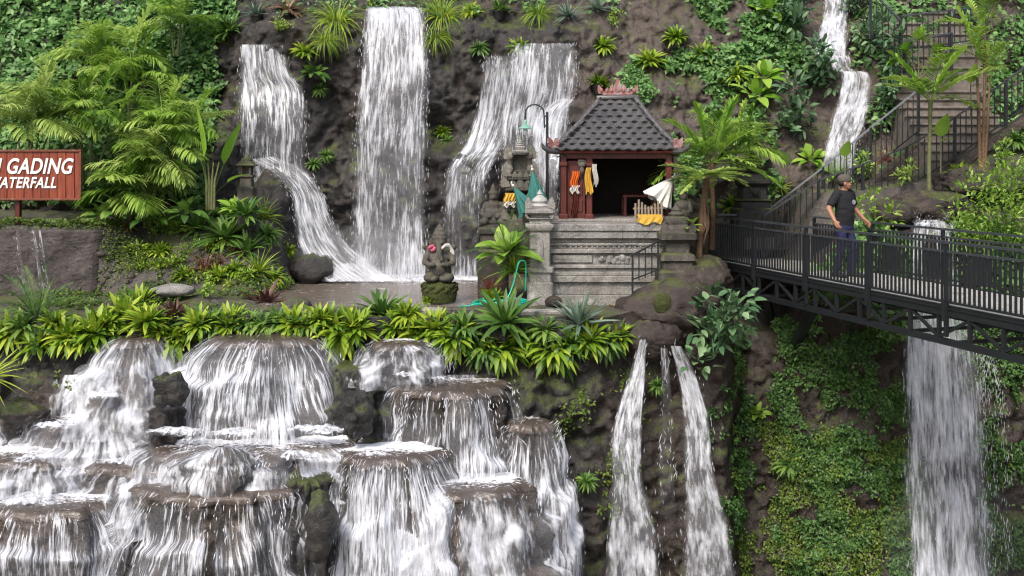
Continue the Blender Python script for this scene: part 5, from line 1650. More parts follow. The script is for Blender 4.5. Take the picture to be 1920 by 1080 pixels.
for sx, sy in ((-1, -1), (-1, 1), (1, -1), (1, 1)):
    g = G()
    x, y, z = crn[sx, sy]
    yaw = math.atan2(sy, sx)
    g.flame((x * 1.01, y * 1.01, z + .03), .22, .14, .06, yaw, .5)
    g.flame((x * .96, y * .96, z + .07), .16, .10, .07, yaw + 1.3, .0)
    g.ball((x * .98, y * .98, z + .05), (.07, .07, .05), 10, 6)
    obj('corner_ornament', g, MAT['terra'], roof, angle=30)
    g = G()
    d = np.array((math.cos(yaw), math.sin(yaw), 0))
    g.tube([np.array((x, y, z)) - d * .15 + (0, 0, -.03), np.array((x, y, z)) + d * .12 + (0, 0, -.02), np.array((x, y, z)) + d * .26 + (0, 0, .05), np.array((x, y, z)) + d * .30 + (0, 0, .13)], (.06, .055, .045, .015), 8)
    obj('eave_horn', g, MAT['tile'], roof)
g = G()
z = RH + .07
g.box((0, 0, z + .03), (.62, .12, .06), bev=.015)
for k, (x, h, wd) in enumerate(((0, .33, .15), (-.12, .2, .11), (.12, .2, .11), (-.22, .13, .09), (.22, .13, .09), (-.33, .19, .11), (.33, .19, .11))):
    g.flame((x, -.02 * (k % 2), z + .04), h, wd, .06, 0, .35 * np.sign(x) * (abs(x) > .3)); g.ball((x, -.05, z + .1), (.035, .03, .05), 8, 6)
obj('ridge_ornament', g, MAT['terra'], roof, angle=30)
# beams, posts, walls, bench
g = G()
for s in (-1, 1):
    g.box((0, s * 1.0, EH - .10), (2.14, .09, .14), bev=.008); g.box((s * 1.05, 0, EH - .10), (.09, 1.9, .14), bev=.008)
obj('beam', g, MAT['redwood'], pav)
for x, y in ((-1.02, -1.0), (1.02, -1.0), (-1.02, 1.0), (1.02, 1.0), (-.52, -.98)):
    g = G(); g.box((x, y, EH / 2 - .05), (.12, .12, EH - .1), bev=.012); g.box((x, y, .07), (.19, .19, .14), bev=.02); g.box((x, y, EH - .28), (.17, .17, .09), bev=.02)
    obj('post', g, MAT['redwood'], pav)
for x0, x1, nm in ((-.96, -.60, 'door_panel'),):
    g = G(); g.box(((x0 + x1) / 2, -.95, EH / 2 - .1), (x1 - x0, .05, EH - .22), bev=.008)
    for k in range(3): g.box(((x0 + x1) / 2, -.98, .3 + k * .33), (x1 - x0 - .1, .03, .24), bev=.01)
    obj(nm, g, MAT['redwood'], pav)
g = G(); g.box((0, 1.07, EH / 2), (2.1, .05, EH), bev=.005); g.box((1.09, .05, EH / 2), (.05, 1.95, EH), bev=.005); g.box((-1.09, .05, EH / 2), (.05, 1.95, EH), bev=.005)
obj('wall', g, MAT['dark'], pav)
g = G(); g.box((0, 0, .02), (2.3, 2.2, .06), bev=.01); obj('floor', g, MAT['stone'], pav)
g = G(); g.box((.35, .2, .42), (.7, .5, .05), bev=.008)
for sx in (-1, 1):
    for sy in (-1, 1): g.box((.35 + sx * .3, .2 + sy * .2, .2), (.06, .06, .4), bev=.006)
tb = obj('table', g, MAT['redwood']); tb.location = (2.25, 20.45, PZ + .05); tag(tb, 'low dark red table inside the pavilion', 'table')


def cloth(label, name, mat, top, w, h, seed, taper=.0, depth=.06, loc=(0, 0, 0), cat='cloth', group=None, t2=None):
    """hanging gathered cloth"""
    n, m = 26, 22
    u = np.linspace(-.5, .5, n); v = np.linspace(0, 1, m)
    U, V = np.meshgrid(u, v)
    ww = w * (1 - taper + taper * V) if taper >= 0 else w * (1 + taper * V)
    X = U * ww + .02 * np.sin(V * 5 + seed)
    Yv = -depth * (.4 + .6 * V) * np.sin(U * 22 + seed + V * 1.5) * .5
    Z = -V * h + .03 * np.sin(U * 9 + seed) * V
    P = np.stack((X, Yv, Z), -1); B = P.copy(); B[..., 1] += .012
    g = G(); g.grid(P); g.grid(B[:, ::-1])
    for i, j in (((0, slice(None)), 1), ((-1, slice(None)), -1)):
        g.grid(np.stack((P[i], B[i])))
    o = obj(name, g, MAT[mat], angle=None); o.location = top
    return tag(o, label, cat, group)


def PP(x, y, z):
    a = R(-8); return (2.17 + x * math.cos(a) - y * math.sin(a), 20.62 + x * math.sin(a) + y * math.cos(a), PZ + z)
cloth('orange and white hanging cloth on the left post of the pavilion', 'cloth', 'orange', PP(-.80, -1.06, .98), .15, .30, 1)
cloth('white lower end of the orange cloth on the left post of the pavilion', 'cloth', 'white', PP(-.80, -1.065, .70), .16, .14, 2)
cloth('yellow hanging cloth on the inner post of the pavilion', 'cloth', 'yellow', PP(-.53, -1.09, 1.05), .15, .50, 3, taper=.4)
cloth('dark red hanging cloth below the orange one on the left post of the pavilion', 'cloth', 'redwood', PP(-.80, -1.03, .60), .12, .50, 6)
cloth('white gathered cloth right of the yellow cloth in the pavilion', 'cloth', 'white', PP(-.40, -1.07, 1.12), .09, .42, 4)
g = G(); g.ball((0, 0, 0), (.07, .05, .06), 12, 8); g.ball((-.0, 0, -.1), (.05, .05, .09), 10, 8)
for k in range(6): g.flame((-.06 + k * .024, 0, .02), .10, .03, .02)
o = obj('mask_carving', g, MAT['stone_dark'], angle=30); o.location = PP(-.66, -1.09, 1.10); tag(o, 'small carved ornament hanging at the top of the pavilion post', 'carving')
# floodlight under the left eave
fl = thing('floodlight', 'small white floodlight under the left eave of the pavilion', 'lamp', tuple(at(1042, 297, 19.35)))
g = G(); g.lathe([(.02, .0), (.05, .02), (.075, .10), (.085, .11), (.08, .12), (.0, .122)], n=18); g.xf(Matrix.Rotation(R(130), 3, 'X') @ Matrix.Rotation(R(-25), 3, 'Y')); obj('lamp_head', g, MAT['lampwhite'], fl)
g = G(); g.tube([(0, 0, 0), (.06, .04, .04), (.14, .08, .05)], .012, 6); obj('bracket', g, MAT['metal'], fl)

# ---- street lamp with a swan neck
lp = thing('street_lamp', 'black swan neck lamp with a pale green shade beside the pavilion', 'lamp', tuple(at(1026, 420, 19.9)))
zq = lambda py: (HY - py) / F * 19.9 - (HY - 420) / F * 19.9
xq = lambda px: (px - 1026) / F * 19.9
g = G(); g.tube([(0, 0, -.1), (0, 0, zq(300)), (0, 0, zq(210))], (.036, .03, .026), 10)
obj('pole', g, MAT['metal'], lp)
g = G(); pts = [(xq(1021), 0, zq(240)), (xq(1020), 0, zq(215))]
for k in range(9):
    a = math.pi * k / 8; pts.append((xq(1002.5) + xq(1026 + 17.5) * math.cos(a), 0, zq(212) + .17 * math.sin(a)))
pts.append((xq(985), 0, zq(226)))
g.tube(pts, .016, 8); g.bar((xq(1021), 0, zq(236)), (0, 0, zq(236)), .03); g.bar((xq(1021), 0, zq(218)), (0, 0, zq(218)), .03)
larm = obj('arm', g, MAT['metal'], lp)
g = G(); zc = zq(240); g.lathe([(.012, zc + .17), (.03, zc + .14), (.035, zc + .07), (.07, zc + .04), (.14, zc), (.15, zc - .012), (.135, zc - .006), (.06, zc + .02), (.0, zc + .03)], (xq(985), 0, 0), 24)
obj('lamp_shade', g, MAT['lampgreen'], larm)
g = G(); g.lathe([(.025, zc + .02), (.045, zc - .02), (.05, zc - .08), (.035, zc - .13), (.01, zc - .15)], (xq(985), 0, 0), 16); obj('bulb', g, MAT['lampwhite'], larm)


# ---- shrine
def statue_mesh(parts, vox, name, mat, parent=None, loc=None, sm=3):
    g = G()
    for q in parts: q(g)
    o = obj(name, g, MAT[mat], parent)
    remesh(o, vox, sm)
    if loc is not None: o.location = loc
    o.data.materials.clear(); o.data.materials.append(MAT[mat])
    return o


D0 = 19.75
sh = thing('shrine', 'tall tiered stone shrine with carved wings and a pointed spire left of the pavilion', 'shrine', tuple(at(975, 425, D0)))
zs_ = lambda py: (425 - py) / F * D0
def leaves_ring(g, w, z, h, wd, th=.05, n=4, lean=.25):
    for sx in (-1, 1):
        for sy in (-1, 1):
            g.flame((sx * w, sy * w, z), h, wd, th, 0, lean * sx)
g = G()
g.tiers([(.30, -.9), (.30, zs_(410)), (.24, zs_(408)), (.24, zs_(398)), (.29, zs_(395)), (.29, zs_(388)), (.19, zs_(386)), (.17, zs_(366)), (.22, zs_(362)), (.30, zs_(356)), (.30, zs_(350)), (.24, zs_(348)), (.2, zs_(340)), (.26, zs_(336)), (.26, zs_(330)), (.17, zs_(328))])
obj('base', g, MAT['stone_dark'], sh, angle=30)
g = G(); 
for sx in (-1, 1):
    g.box((sx * .19, .1, zs_(306)), (.09, .14, zs_(288) - zs_(330)), bev=.015)
    g.flame((sx * .24, .05, zs_(330)), .30, .2, .1, 0, .12 * sx); g.flame((sx * .22, .08, zs_(298)), .27, .18, .1, 0, .1 * sx)
    g.ball((sx * .2, -.06, zs_(318)), (.07, .06, .09), 10, 8); g.ball((sx * .19, -.05, zs_(292)), (.06, .05, .08), 10, 8)
g.box((0, .16, zs_(308)), (.34, .08, zs_(285) - zs_(330)), bev=.02)
obj('carved_back', g, m_rock('pale carved stone', (.10, .095, .08), (.27, .25, .20), (.45, .42, .34), scale=2.5, rough=.8, bumpd=.01), sh, angle=30)
PALE = bpy.data.materials['pale carved stone']
for z_, w_, h_ in ((zs_(410), .27, .22), (zs_(388), .24, .20), (zs_(350), .28, .22), (zs_(330), .25, .2)):
    for sx in (-1, 1):
        for sy in (-1, 1):
            q = G(); q.flame((sx * w_, sy * w_, z_), h_, .16, .07, 0, .25 * sx); obj('corner_leaf', q, PALE, sh, angle=30)
    for k in range(3):
        q = G(); q.flame(((k - 1) * .11, -w_ * .98, z_ - .02), h_ * .6, .09, .05); obj('carved_leaf', q, PALE, sh, angle=30)
for z_ in (zs_(374), zs_(342)):
    q = G()
    for sx in (-1, 1): q.ball((sx * .15, -.2, z_), (.055, .05, .075), 10, 8); q.ball((sx * .15, -.23, z_ + .085), (.035, .035, .04), 8, 6)
    q.flame((0, -.22, z_ - .08), .2, .13, .06); obj('carved_figure', q, PALE, sh, angle=30)
g = G(); g.box((0, -.08, zs_(322)), (.2, .2, .06), bev=.01); g.box((0, -.02, zs_(330)), (.34, .3, .05), bev=.01); obj('seat', g, MAT['stone_dark'], sh)
g = G()
g.tiers([(.13, zs_(290)), (.16, zs_(286)), (.16, zs_(283)), (.09, zs_(281)), (.11, zs_(276)), (.06, zs_(273))])
z = zs_(274)
g.lathe([(.07, z), (.085, z + .02), (.05, z + .04), (.06, z + .06), (.04, z + .08), (.045, z + .095), (.028, z + .12), (.03, z + .13), (.004, z + .22)], n=14)
obj('spire', g, MAT['stone'], sh, angle=40)
cloth('yellow cloth wrapped round the middle of the tall shrine', 'cloth', 'yellow', tuple(at(956, 362, D0 - .42)), .22, .17, 7)
cloth('white cloth hem under the yellow cloth of the tall shrine', 'cloth', 'white', tuple(at(956, 378, D0 - .43)), .20, .09, 8)


def parasol(label, base, tip, L0, r0, mat, seed, cat='parasol', ribs=14, fold=.3):
    """folded parasol along base -> tip: pole, gathered canopy, finial"""
    base, tip = np.asarray(base, float), np.asarray(tip, float)
    root = thing('parasol', label, cat, tuple(base))
    d = unit(tip - base); H = np.linalg.norm(tip - base)
    s = unit(np.cross(d, (0, 1, .01))); u = np.cross(s, d)
    g = G(); g.tube([d * 0, d * H * .5, d * H], .016, 8); obj('pole', g, MAT['stem'], root)
    n = ribs * 4; a = np.linspace(0, 2 * math.pi, n, endpoint=False)
    rows = []
    for k in np.linspace(0, 1, 16):
        rr = r0 * (.10 + .9 * k ** .8) * (1 + fold * np.cos(a * ribs * (.5 if fold > .2 else 1)) * k + .1 * np.sin(3 * a + seed) * k)
        drop = H - .05 - L0 * k * (1 + .06 * np.sin(a * 4 + seed) * k)
        rows.append(np.cos(a)[:, None] * rr[:, None] * s + np.sin(a)[:, None] * rr[:, None] * u + drop[:, None] * d)
    rows = np.array(rows); c = (H - .05) * d
    g = G(); g.grid(rows, wrap=True); inner = (rows - d * .0) * .97 + d * 0.0; g.grid(inner[:, ::-1], wrap=True)
    g.grid(np.stack((rows[-1], inner[-1])), wrap=True)
    obj('canopy', g, MAT[mat], root, angle=50)
    g = G(); g.ball(d * H, .03, 10, 8); g.ball(d * (H + .05), (.016, .016, .04), 8, 6); obj('finial', g, MAT['white'], root)
    return root


parasol('folded teal parasol leaning behind the stone pier, upright one', at(1012, 405, 19.4), at(998, 318, 19.4), .66, .19, 'teal', 1)
parasol('folded teal parasol with white top tilting left behind the stone pier', at(1000, 408, 19.25), at(962, 348, 19.25), .52, .17, 'teal', 2)
parasol('half folded white parasol at the right end of the platform', at(1215, 398, 19.2), at(1262, 332, 19.2), .50, .27, 'white', 3, ribs=11, fold=.13)

# dark guardian statue left of the shrine
st = thing('stone_statue', 'dark stone guardian figure on a stepped pedestal left of the tall shrine', 'statue', tuple(at(925, 480, 19.7)))
za = lambda py: (480 - py) / F * 19.7
g = G(); g.tiers([(.30, -.9), (.30, za(470)), (.25, za(466)), (.25, za(440)), (.29, za(436)), (.29, za(428)), (.2, za(425)), (.2, za(420))]); obj('pedestal', g, MAT['stone_dark'], st, angle=30)
z = za(425)
statue_mesh([lambda g: (g.ball((0, 0, z + .12), (.24, .18, .13)), g.ball((0, -.02, z + .25), (.19, .15, .15)), g.ball((0, -.01, z + .42), (.15, .12, .11)), g.ball((0, -.02, z + .57), (.085, .09, .10)),
     g.ball((0, 0, z + .66), (.11, .10, .05)), g.lathe([(.09, z + .66), (.06, z + .72), (.05, z + .78), (.008, z + .86)], n=12),
     g.cap((-.15, -.02, z + .44), (-.23, -.08, z + .25), .055, .045), g.cap((.15, -.02, z + .44), (.23, -.08, z + .25), .055, .045), g.cap((-.23, -.08, z + .25), (-.08, -.18, z + .2), .045, .04), g.cap((.23, -.08, z + .25), (.08, -.18, z + .2), .045, .04),
     g.ball((-.18, -.14, z + .1), (.10, .12, .08)), g.ball((.18, -.14, z + .1), (.10, .12, .08)), g.ball((0, -.11, z + .56), (.03, .03, .03)))], .018, 'figure', 'stone_dark', st)

# seated statue in the pool
ps = at(824, 545, 18.75)
st = thing('stone_statue', 'seated round bellied mossy stone figure with a crown in the pool', 'statue', tuple(ps))
g = G(); g.lathe([(.30, -.2), (.33, -.05), (.33, .06), (.28, .14), (.2, .18)], n=26)
for k in range(40):
    a = k * 2.4; g.ball((.31 * math.cos(a), .31 * math.sin(a), .02 + (k % 5) * .025), (.05, .05, .035), 7, 5)
obj('pedestal', g, MAT['moss'], st)
def fig(g):
    z = .16
    g.ball((0, .02, z + .12), (.23, .20, .14)); g.ball((0, -.05, z + .26), (.215, .2, .19)); g.ball((0, 0, z + .46), (.20, .15, .14)); g.ball((0, 0, z + .58), (.21, .12, .09))
    g.ball((-.18, -.14, z + .10), (.11, .14, .09)); g.ball((.18, -.14, z + .10), (.11, .14, .09)); g.ball((-.1, -.22, z + .08), (.09, .06, .05)); g.ball((.1, -.22, z + .08), (.09, .06, .05))
    g.ball((0, -.04, z + .75), (.125, .12, .125)); g.ball((-.15, 0, z + .74), (.06, .03, .085)); g.ball((.15, 0, z + .74), (.06, .03, .085))
    g.tube([(0, -.14, z + .72), (.01, -.19, z + .62), (.03, -.21, z + .50), (.07, -.23, z + .42), (.09, -.24, z + .44)], (.06, .052, .045, .038, .025), 10)
    g.lathe([(.135, z + .80), (.15, z + .83), (.12, z + .87), (.13, z + .90), (.09, z + .95), (.095, z + .98), (.05, z + 1.03), (.015, z + 1.09)], n=18)
    for sx in (-1, 1):
        g.cap((sx * .2, 0, z + .58), (sx * .27, -.10, z + .38), .065, .055); g.cap((sx * .27, -.10, z + .38), (sx * .15, -.25, z + .34), .055, .045)
        g.cap((sx * .2, .03, z + .58), (sx * .28, -.02, z + .66), .05, .045)
        g.ball((sx * .10, -.27, z + .35), (.05, .045, .045))
    g.box((0, .14, z + .35), (.44, .12, .7), bev=.05)
statue_mesh([fig], .016, 'figure', 'stone_dark', st, sm=2)
g = G()
for k in range(9):
    a = k * .7; g.ball((-.13 + .045 * math.cos(a), -.10 + .02 * math.sin(a * 2), .80 + .04 * math.sin(a)), (.038, .025, .032), 8, 6)
o = obj('flower_garland', g, MAT['pink']); o.location = ps; tag(o, 'pink flowers on the shoulder of the seated pool statue', 'flowers')
g = G()
pts = np.array([(-.02, -.20, .72), (.05, -.19, .80), (.12, -.16, .86), (.19, -.11, .86), (.24, -.07, .76), (.25, -.07, .62), (.245, -.09, .52)])
Pp = []
for k in range(len(pts)):
    Pp.append([pts[k] + (0, 0, -.035), pts[k] + (.012, -.012, 0), pts[k] + (0, 0, .035), pts[k] + (-.01, .012, 0)] if k < 4 else [pts[k] + (-.04, 0, 0), pts[k] + (0, -.015, 0), pts[k] + (.035, 0, 0), pts[k] + (0, .012, 0)])
g.grid(smooth := np.array(Pp), wrap=True); g.f.append((0, 1, 2, 3)); b_ = (len(pts) - 1) * 4; g.f.append((b_ + 3, b_ + 2, b_ + 1, b_))
o = obj('sash', g, MAT['white'], angle=60); o.location = ps; tag(o, 'white cloth sash over the shoulder of the seated pool statue', 'sash')

# small stone lantern at the left waterfall
st = thing('stone_lantern', 'small weathered stone lantern in front of the left waterfall', 'lantern', tuple(at(463, 362, 21.4)))
zb = lambda py: (362 - py) / F * 21.4
g = G(); g.tiers([(.17, -.8), (.17, zb(352)), (.13, zb(350)), (.12, zb(334)), (.16, zb(331)), (.16, zb(328))]); obj('pedestal', g, MAT['stone_dark'], st, angle=30)
g = G()
for sx in (-1, 1):
    for sy in (-1, 1): g.box((sx * .09, sy * .09, zb(320)), (.045, .045, zb(312) - zb(328)), bev=.006)
g.box((0, .05, zb(320)), (.15, .1, zb(312) - zb(328))); obj('lamp_house', g, MAT['stone_dark'], st)
g = G(); g.tiers([(.17, zb(312)), (.20, zb(310)), (.13, zb(304)), (.10, zb(302)), (.10, zb(299)), (.05, zb(295)), (.02, zb(288))]); obj('roof', g, MAT['stone_dark'], st, angle=30)

# stone post at the right end of the platform
st = thing('stone_post', 'dark mossy stepped stone post at the right end of the platform', 'post', tuple(at(1268, 515, 18.75)))
zb = lambda py: (515 - py) / F * 18.75
g = G(); g.tiers([(.36, -.2), (.36, zb(508)), (.28, zb(504)), (.28, zb(490)), (.33, zb(486)), (.30, zb(476)), (.22, zb(472)), (.22, zb(455)), (.28, zb(452)), (.34, zb(447)), (.34, zb(436)), (.24, zb(433)), (.2, zb(420)), (.22, zb(416)), (.22, zb(408)), (.13, zb(405))]); obj('shaft', g, MAT['stone_dark'], st, angle=30)
g = G(); z = zb(405); g.lathe([(.13, z), (.15, z + .04), (.09, z + .09), (.10, z + .12), (.05, z + .18), (.005, z + .26)], n=16); obj('finial', g, MAT['stone_dark'], st)
for sx in (-1, 1):
    q = G(); q.flame((sx * .24, -.2, zb(434)), .2, .14, .07, 0, .1 * sx); obj('corner_leaf', q, MAT['stone_dark'], st, angle=30)
# little seated figure behind the white parasol
o = statue_mesh([lambda g: (g.ball((0, 0, .12), (.15, .12, .13)), g.ball((0, 0, .30), (.12, .1, .14)), g.ball((0, -.02, .48), (.075, .08, .09)), g.lathe([(.08, .53), (.07, .58), (.01, .66)], n=10), g.cap((-.11, 0, .36), (-.14, -.08, .2), .04, .035), g.cap((.11, 0, .36), (.14, -.08, .2), .04, .035))], .015, 'small_statue', 'stone_dark')
o.location = at(1281, 415, 19.3); tag(o, 'small dark stone figure behind the white parasol', 'statue')

# dark stone gate pillar behind the bridge end
st = thing('gate_pillar', 'black stone tiered gate pillar at the foot of the stairs', 'pillar', tuple(at(1410, 400, 21.5)))
zb = lambda py: (400 - py) / F * 21.5
MAT['blackstone'] = m_rock('black stone', (.012, .012, .012), (.035, .034, .033), (.085, .08, .078), moss=.15, scale=2., rough=.75, bumpd=.012)
g = G(); g.tiers([(.40, -.7), (.40, zb(392)), (.32, zb(389)), (.32, zb(378)), (.36, zb(375)), (.28, zb(372)), (.25, zb(350)), (.30, zb(347)), (.36, zb(343)), (.36, zb(338)), (.24, zb(335)), (.22, zb(325)), (.28, zb(321)), (.30, zb(316)), (.18, zb(312)), (.15, zb(306)), (.2, zb(303)), (.08, zb(298)), (.03, zb(286))]); obj('shaft', g, MAT['blackstone'], st, angle=30)
for z in (337, 315):
    for sx in (-1, 1):
        q = G(); q.flame((sx * .28, -.2, zb(z)), .2, .16, .08, 0, .15 * sx); obj('corner_leaf', q, MAT['blackstone'], st, angle=30)
q = G(); q.box((0, -.27, zb(361)), (.22, .06, .2), bev=.02); q.ball((0, -.3, zb(361)), (.07, .05, .08)); obj('relief', q, MAT['blackstone'], st)

# low bamboo fence with a yellow cloth at the right of the platform
fc = thing('bamboo_fence', 'low bamboo picket fence at the right end of the platform', 'fence', tuple(at(1217, 415, 18.95)))
for k in range(9):
    g = G(); x = -.26 + k * .062; h = .34 + .05 * math.sin(k * 1.1) + rnd.uniform(-.03, .03)
    g.tube([(x, 0, -.02), (x + .005, -.005, h * .5), (x + rnd.uniform(-.01, .01), 0, h)], (.022, .022, .02), 7)
    obj('picket', g, m_plain('bamboo', (.30, .24, .18), .7, .4, 20) if k == 0 else fc.children[0].data.materials[0], fc)
g = G(); g.bar((-.3, .03, .24), (.28, .03, .25), .03); g.bar((-.3, .03, .08), (.28, .03, .09), .03); obj('cross_rail', g, fc.children[0].data.materials[0], fc)
cloth('yellow cloth hung over the platform edge below the bamboo fence', 'cloth', 'yellow', tuple(at(1218, 402, 18.86)), .46, .17, 12, depth=.02)

# small black handrail in front of the platform
def rail_section(root, P0, P1, h, nb, r=.012, name='baluster_panel', low=.08, vert=True):
    g = G()
    for k in range(nb):
        f = (k + .5) / nb; p = np.asarray(P0) * (1 - f) + np.asarray(P1) * f
        g.bar(p + (0, 0, low), p + (0, 0, h), r * 2)
    return obj(name, g, MAT['metal'], root, smooth=False)
A, B = at(1186, 530, 18.6), at(1234, 512, 18.6)
rl = thing('handrail', 'short black handrail on the steps in front of the platform', 'handrail', tuple(A))
T0, T1 = at(1186, 478, 18.6) - A, at(1234, 453, 18.6) - A
g = G(); g.bar(T0, T1, .035); obj('top_rail', g, MAT['metal'], rl, smooth=False)
g = G(); g.bar((0, 0, .06), B - A + (0, 0, .06), .025); obj('bottom_rail', g, MAT['metal'], rl, smooth=False)
for f in (0, 1):
    g = G(); p = (B - A) * f; q = T0 * (1 - f) + T1 * f; g.bar(p + (0, 0, -.2), q, .035); obj('post', g, MAT['metal'], rl, smooth=False)
g = G()
for k in range(1, 4):
    f = k / 4; g.bar((B - A) * f, T0 * (1 - f) + T1 * f, .022)
obj('baluster_panel', g, MAT['metal'], rl, smooth=False)

# turquoise hose
g = G()
pts = []
for a in np.linspace(0, 1, 30):
    pts.append(at(972 - 40 * a ** 1.5, 497 + 62 * a, 18.35 - .1 * a))
pts = [at(985, 545, 18.6), at(986, 515, 18.55), at(985, 492, 18.5), at(979, 489, 18.45), at(972, 494, 18.4), at(966, 520, 18.4), at(957, 548, 18.35), at(950, 561, 18.3)]
zc = ZB + .10
cx, cy = pts[-1][0], 18.2
for k in range(120):
    a = k / 120 * 2 * math.pi * 5.5
    rr = .33 + .10 * math.sin(k * .13) + .05 * math.sin(k * .41)
    pts.append((cx - .12 + rr * math.cos(a + 1.2) * 1.15 - .05 * math.sin(k * .05), cy + rr * .55 * math.sin(a + 1.2), zc + .02 + .012 * (k // 20) + .008 * math.sin(k * .7)))
pts += [(cx - .65, cy - .1, zc), (cx - .85, cy - .15, zc - .01)]
P = smooth_rows([(np.array(q), np.array(q), 0) for q in pts], 420)[:, :3]
g.tube(P, .013, 6)
tag(obj('hose', g, MAT['hose']), 'turquoise garden hose coiled on the terrace in front of the stone pier', 'hose')
# kerb and stepping slabs at the terrace edge
for px, py, w_, lab in ((805, 585, .5, 'grey concrete slab at the terrace edge below the seated statue'), (1010, 588, 1.5, 'long weathered stone kerb in front of the platform'),):
    g = G(); g.box((0, 0, 0), (w_, .28, .14), bev=.02); o = obj('kerb_stone', g, MAT['stone']); o.location = at(px, py, 17.85); tag(o, lab, 'kerb')
g = G(); g.box((0, 0, 0), (5.3, .22, .16), bev=.03); o = obj('kerb_stone', g, MAT['earth']); o.location = (-2.05, 18.02, ZB + .0); tag(o, 'low brown kerb along the front of the pool', 'kerb')
g = G(); g.box((0, 0, 0), (.26, 1.0, .5), bev=.02); o = obj('kerb_stone', g, MAT['stone_dark']); o.location = (-.48, 19.3, ZB + .1); tag(o, 'dark stone block at the right edge of the pool beside the pier plants', 'kerb')


# ---- bridge
A = np.array((4.10, 20.55, 0)); U = unit((2.39, -7.7, 0)); Nn = np.array((-U[1], U[0], 0)); BL, BW, BZ = 12.0, 1.75, -2.05
# local frame: x along the bridge, y to the far side
yawb = math.atan2(U[1], U[0])
bridge = thing('footbridge', 'black steel truss footbridge with a pale deck crossing the gorge at right', 'bridge', (A[0], A[1], BZ), yawb)
M4 = Matrix.Translation((A[0], A[1], BZ)) @ Matrix.Rotation(yawb, 4, 'Z')
g = G()
nb = 78
for k in range(nb):
    g.box(((k + .5) * BL / nb, BW / 2, -.02 + rnd.uniform(-.002, .002)), (BL / nb - .012, BW - .1, .035), t=rnd.random(), bev=.004)
obj('deck', g, MAT['deck'], bridge)
for y, nm in ((0, 1), (BW, 2)):
    g = G()
    g.box((BL / 2, y, -.06), (BL, .07, .15)); g.box((BL / 2, y, -.03), (BL, .10, .012)); g.box((BL / 2, y, -.5), (BL, .07, .09))
    obj('chord', g, MAT['metal'], bridge, smooth=False)
    g = G(); n = 20
    for k in range(n + 1):
        x = k * BL / n; g.box((x, y, -.295), (.05, .05, .33))
        if k < n:
            a, b = (-.44, -.15) if k % 2 else (-.15, -.44)
            g.bar((x + .03, y, a), (x + BL / n - .03, y, b), .04)
    obj('truss_web', g, MAT['metal'], bridge, smooth=False)
g = G()
for k in range(13): g.box((k, BW / 2, -.47), (.05, BW, .05)); g.box((k, BW / 2, -.10), (.05, BW, .08))
obj('cross_beam', g, MAT['metal'], bridge, smooth=False)
for x0, z0, x1, z1, wd in ((2.9, -.52, 1.5, -1.75, .13), (1.2, -.5, .95, -1.2, .13)):
    for y in (.2,):
        g = G(); g.bar((x0, y + .3, z0), (x1, y + .6, z1), wd); obj('brace', g, MAT['metal'], bridge, smooth=False)
def railing(label, y, x0, x1, grp='bridge railings'):
    rt = thing('bridge_railing', label, 'railing', tuple(M4 @ Vector((x0, y, 0))), yawb, grp)
    Ln = x1 - x0
    g = G(); g.bar((0, 0, .90), (Ln, 0, .90), .045, .035); obj('top_rail', g, MAT['rail'], rt, smooth=False)
    g = G(); g.bar((0, 0, .77), (Ln, 0, .77), .032, .03); obj('middle_rail', g, MAT['rail'], rt, smooth=False)
    g = G(); g.bar((0, 0, .07), (Ln, 0, .07), .035, .03); obj('bottom_rail', g, MAT['metal'], rt, smooth=False)
    n = max(1, round(Ln / 1.72))
    for k in range(n + 1):
        g = G(); x = k * Ln / n; g.bar((x, 0, -.42), (x, 0, .885), .05); g.bar((x, -.03 if y < 1 else .03, -.2), (x, -.03 if y < 1 else .03, .1), .06); obj('post', g, MAT['metal'], rt, smooth=False)
    for k in range(n):
        a, b = k * Ln / n, (k + 1) * Ln / n
        rail_section(rt, (a + .04, 0, 0), (b - .04, 0, 0), .765, 18, .013)
    return rt
railing('near black railing of the footbridge with thin balusters', -.05, .0, 11.9)
railing('far black railing of the footbridge behind the person', BW + .05, .9, 11.9)

# ---- stairs with railings on the right slope
def stairs(label, px0, px1, py0, D0, py1, D1, n, wmul=1.):
    a, b = at(px0, py0, D0), at(px1, py0, D0)
    z1 = (HY - py1) / F * D1
    root = thing('staircase', label, 'stairs', tuple((a + b) / 2))
    wd = b[0] - a[0]; dz = (z1 - a[2]) / n; dy = (D1 - D0) / n
    for k in range(n):
        g = G(); g.box((0, dy * (k + .5) + .4, dz * (k + .5) - .35), (wd - .008 * k, dy + .8, dz + .7 - .05), bev=.01); g.box((0, dy * (k + .5) - .02, dz * (k + 1) - .022), (wd + .03, dy + .05, .05), bev=.012)
        obj('step', g, MAT['concrete'], root)
    return root
stairs('lower flight of concrete steps climbing behind the slim palms at right', 1768, 1950, 335, 20.7, 172, 23.6, 10)
stairs('upper flight of concrete steps at the top right corner', 1690, 1850, 150, 23.4, -30, 25.8, 9)
def prism_wall(label, pts, name='stone_wall', mat='concrete', th=.25, drop=.9):
    g = G()
    P = np.array(pts, float)
    lo = P.copy(); lo[:, 2] -= drop
    F_ = P - (0, th, 0); Fl = lo - (0, th, 0)
    for a, b in ((Fl, F_), (F_, P)):
        n = 6
        g.grid(np.array([a + (b - a) * k / n for k in range(n + 1)]))
    for e in (0, -1): g.add([F_[e], P[e], lo[e], Fl[e]], [(0, 1, 2, 3)])
    tag(obj(name, g, MAT[mat], angle=30), label, 'wall')
prism_wall('pale stone wall carrying the near stair railing', [at(1450, 440, 21.2), at(1540, 425, 21.2), at(1690, 360, 21.1), at(1800, 292, 21.1), at(1900, 225, 21.1), at(2040, 120, 21.1)], mat='cliff', drop=.22)
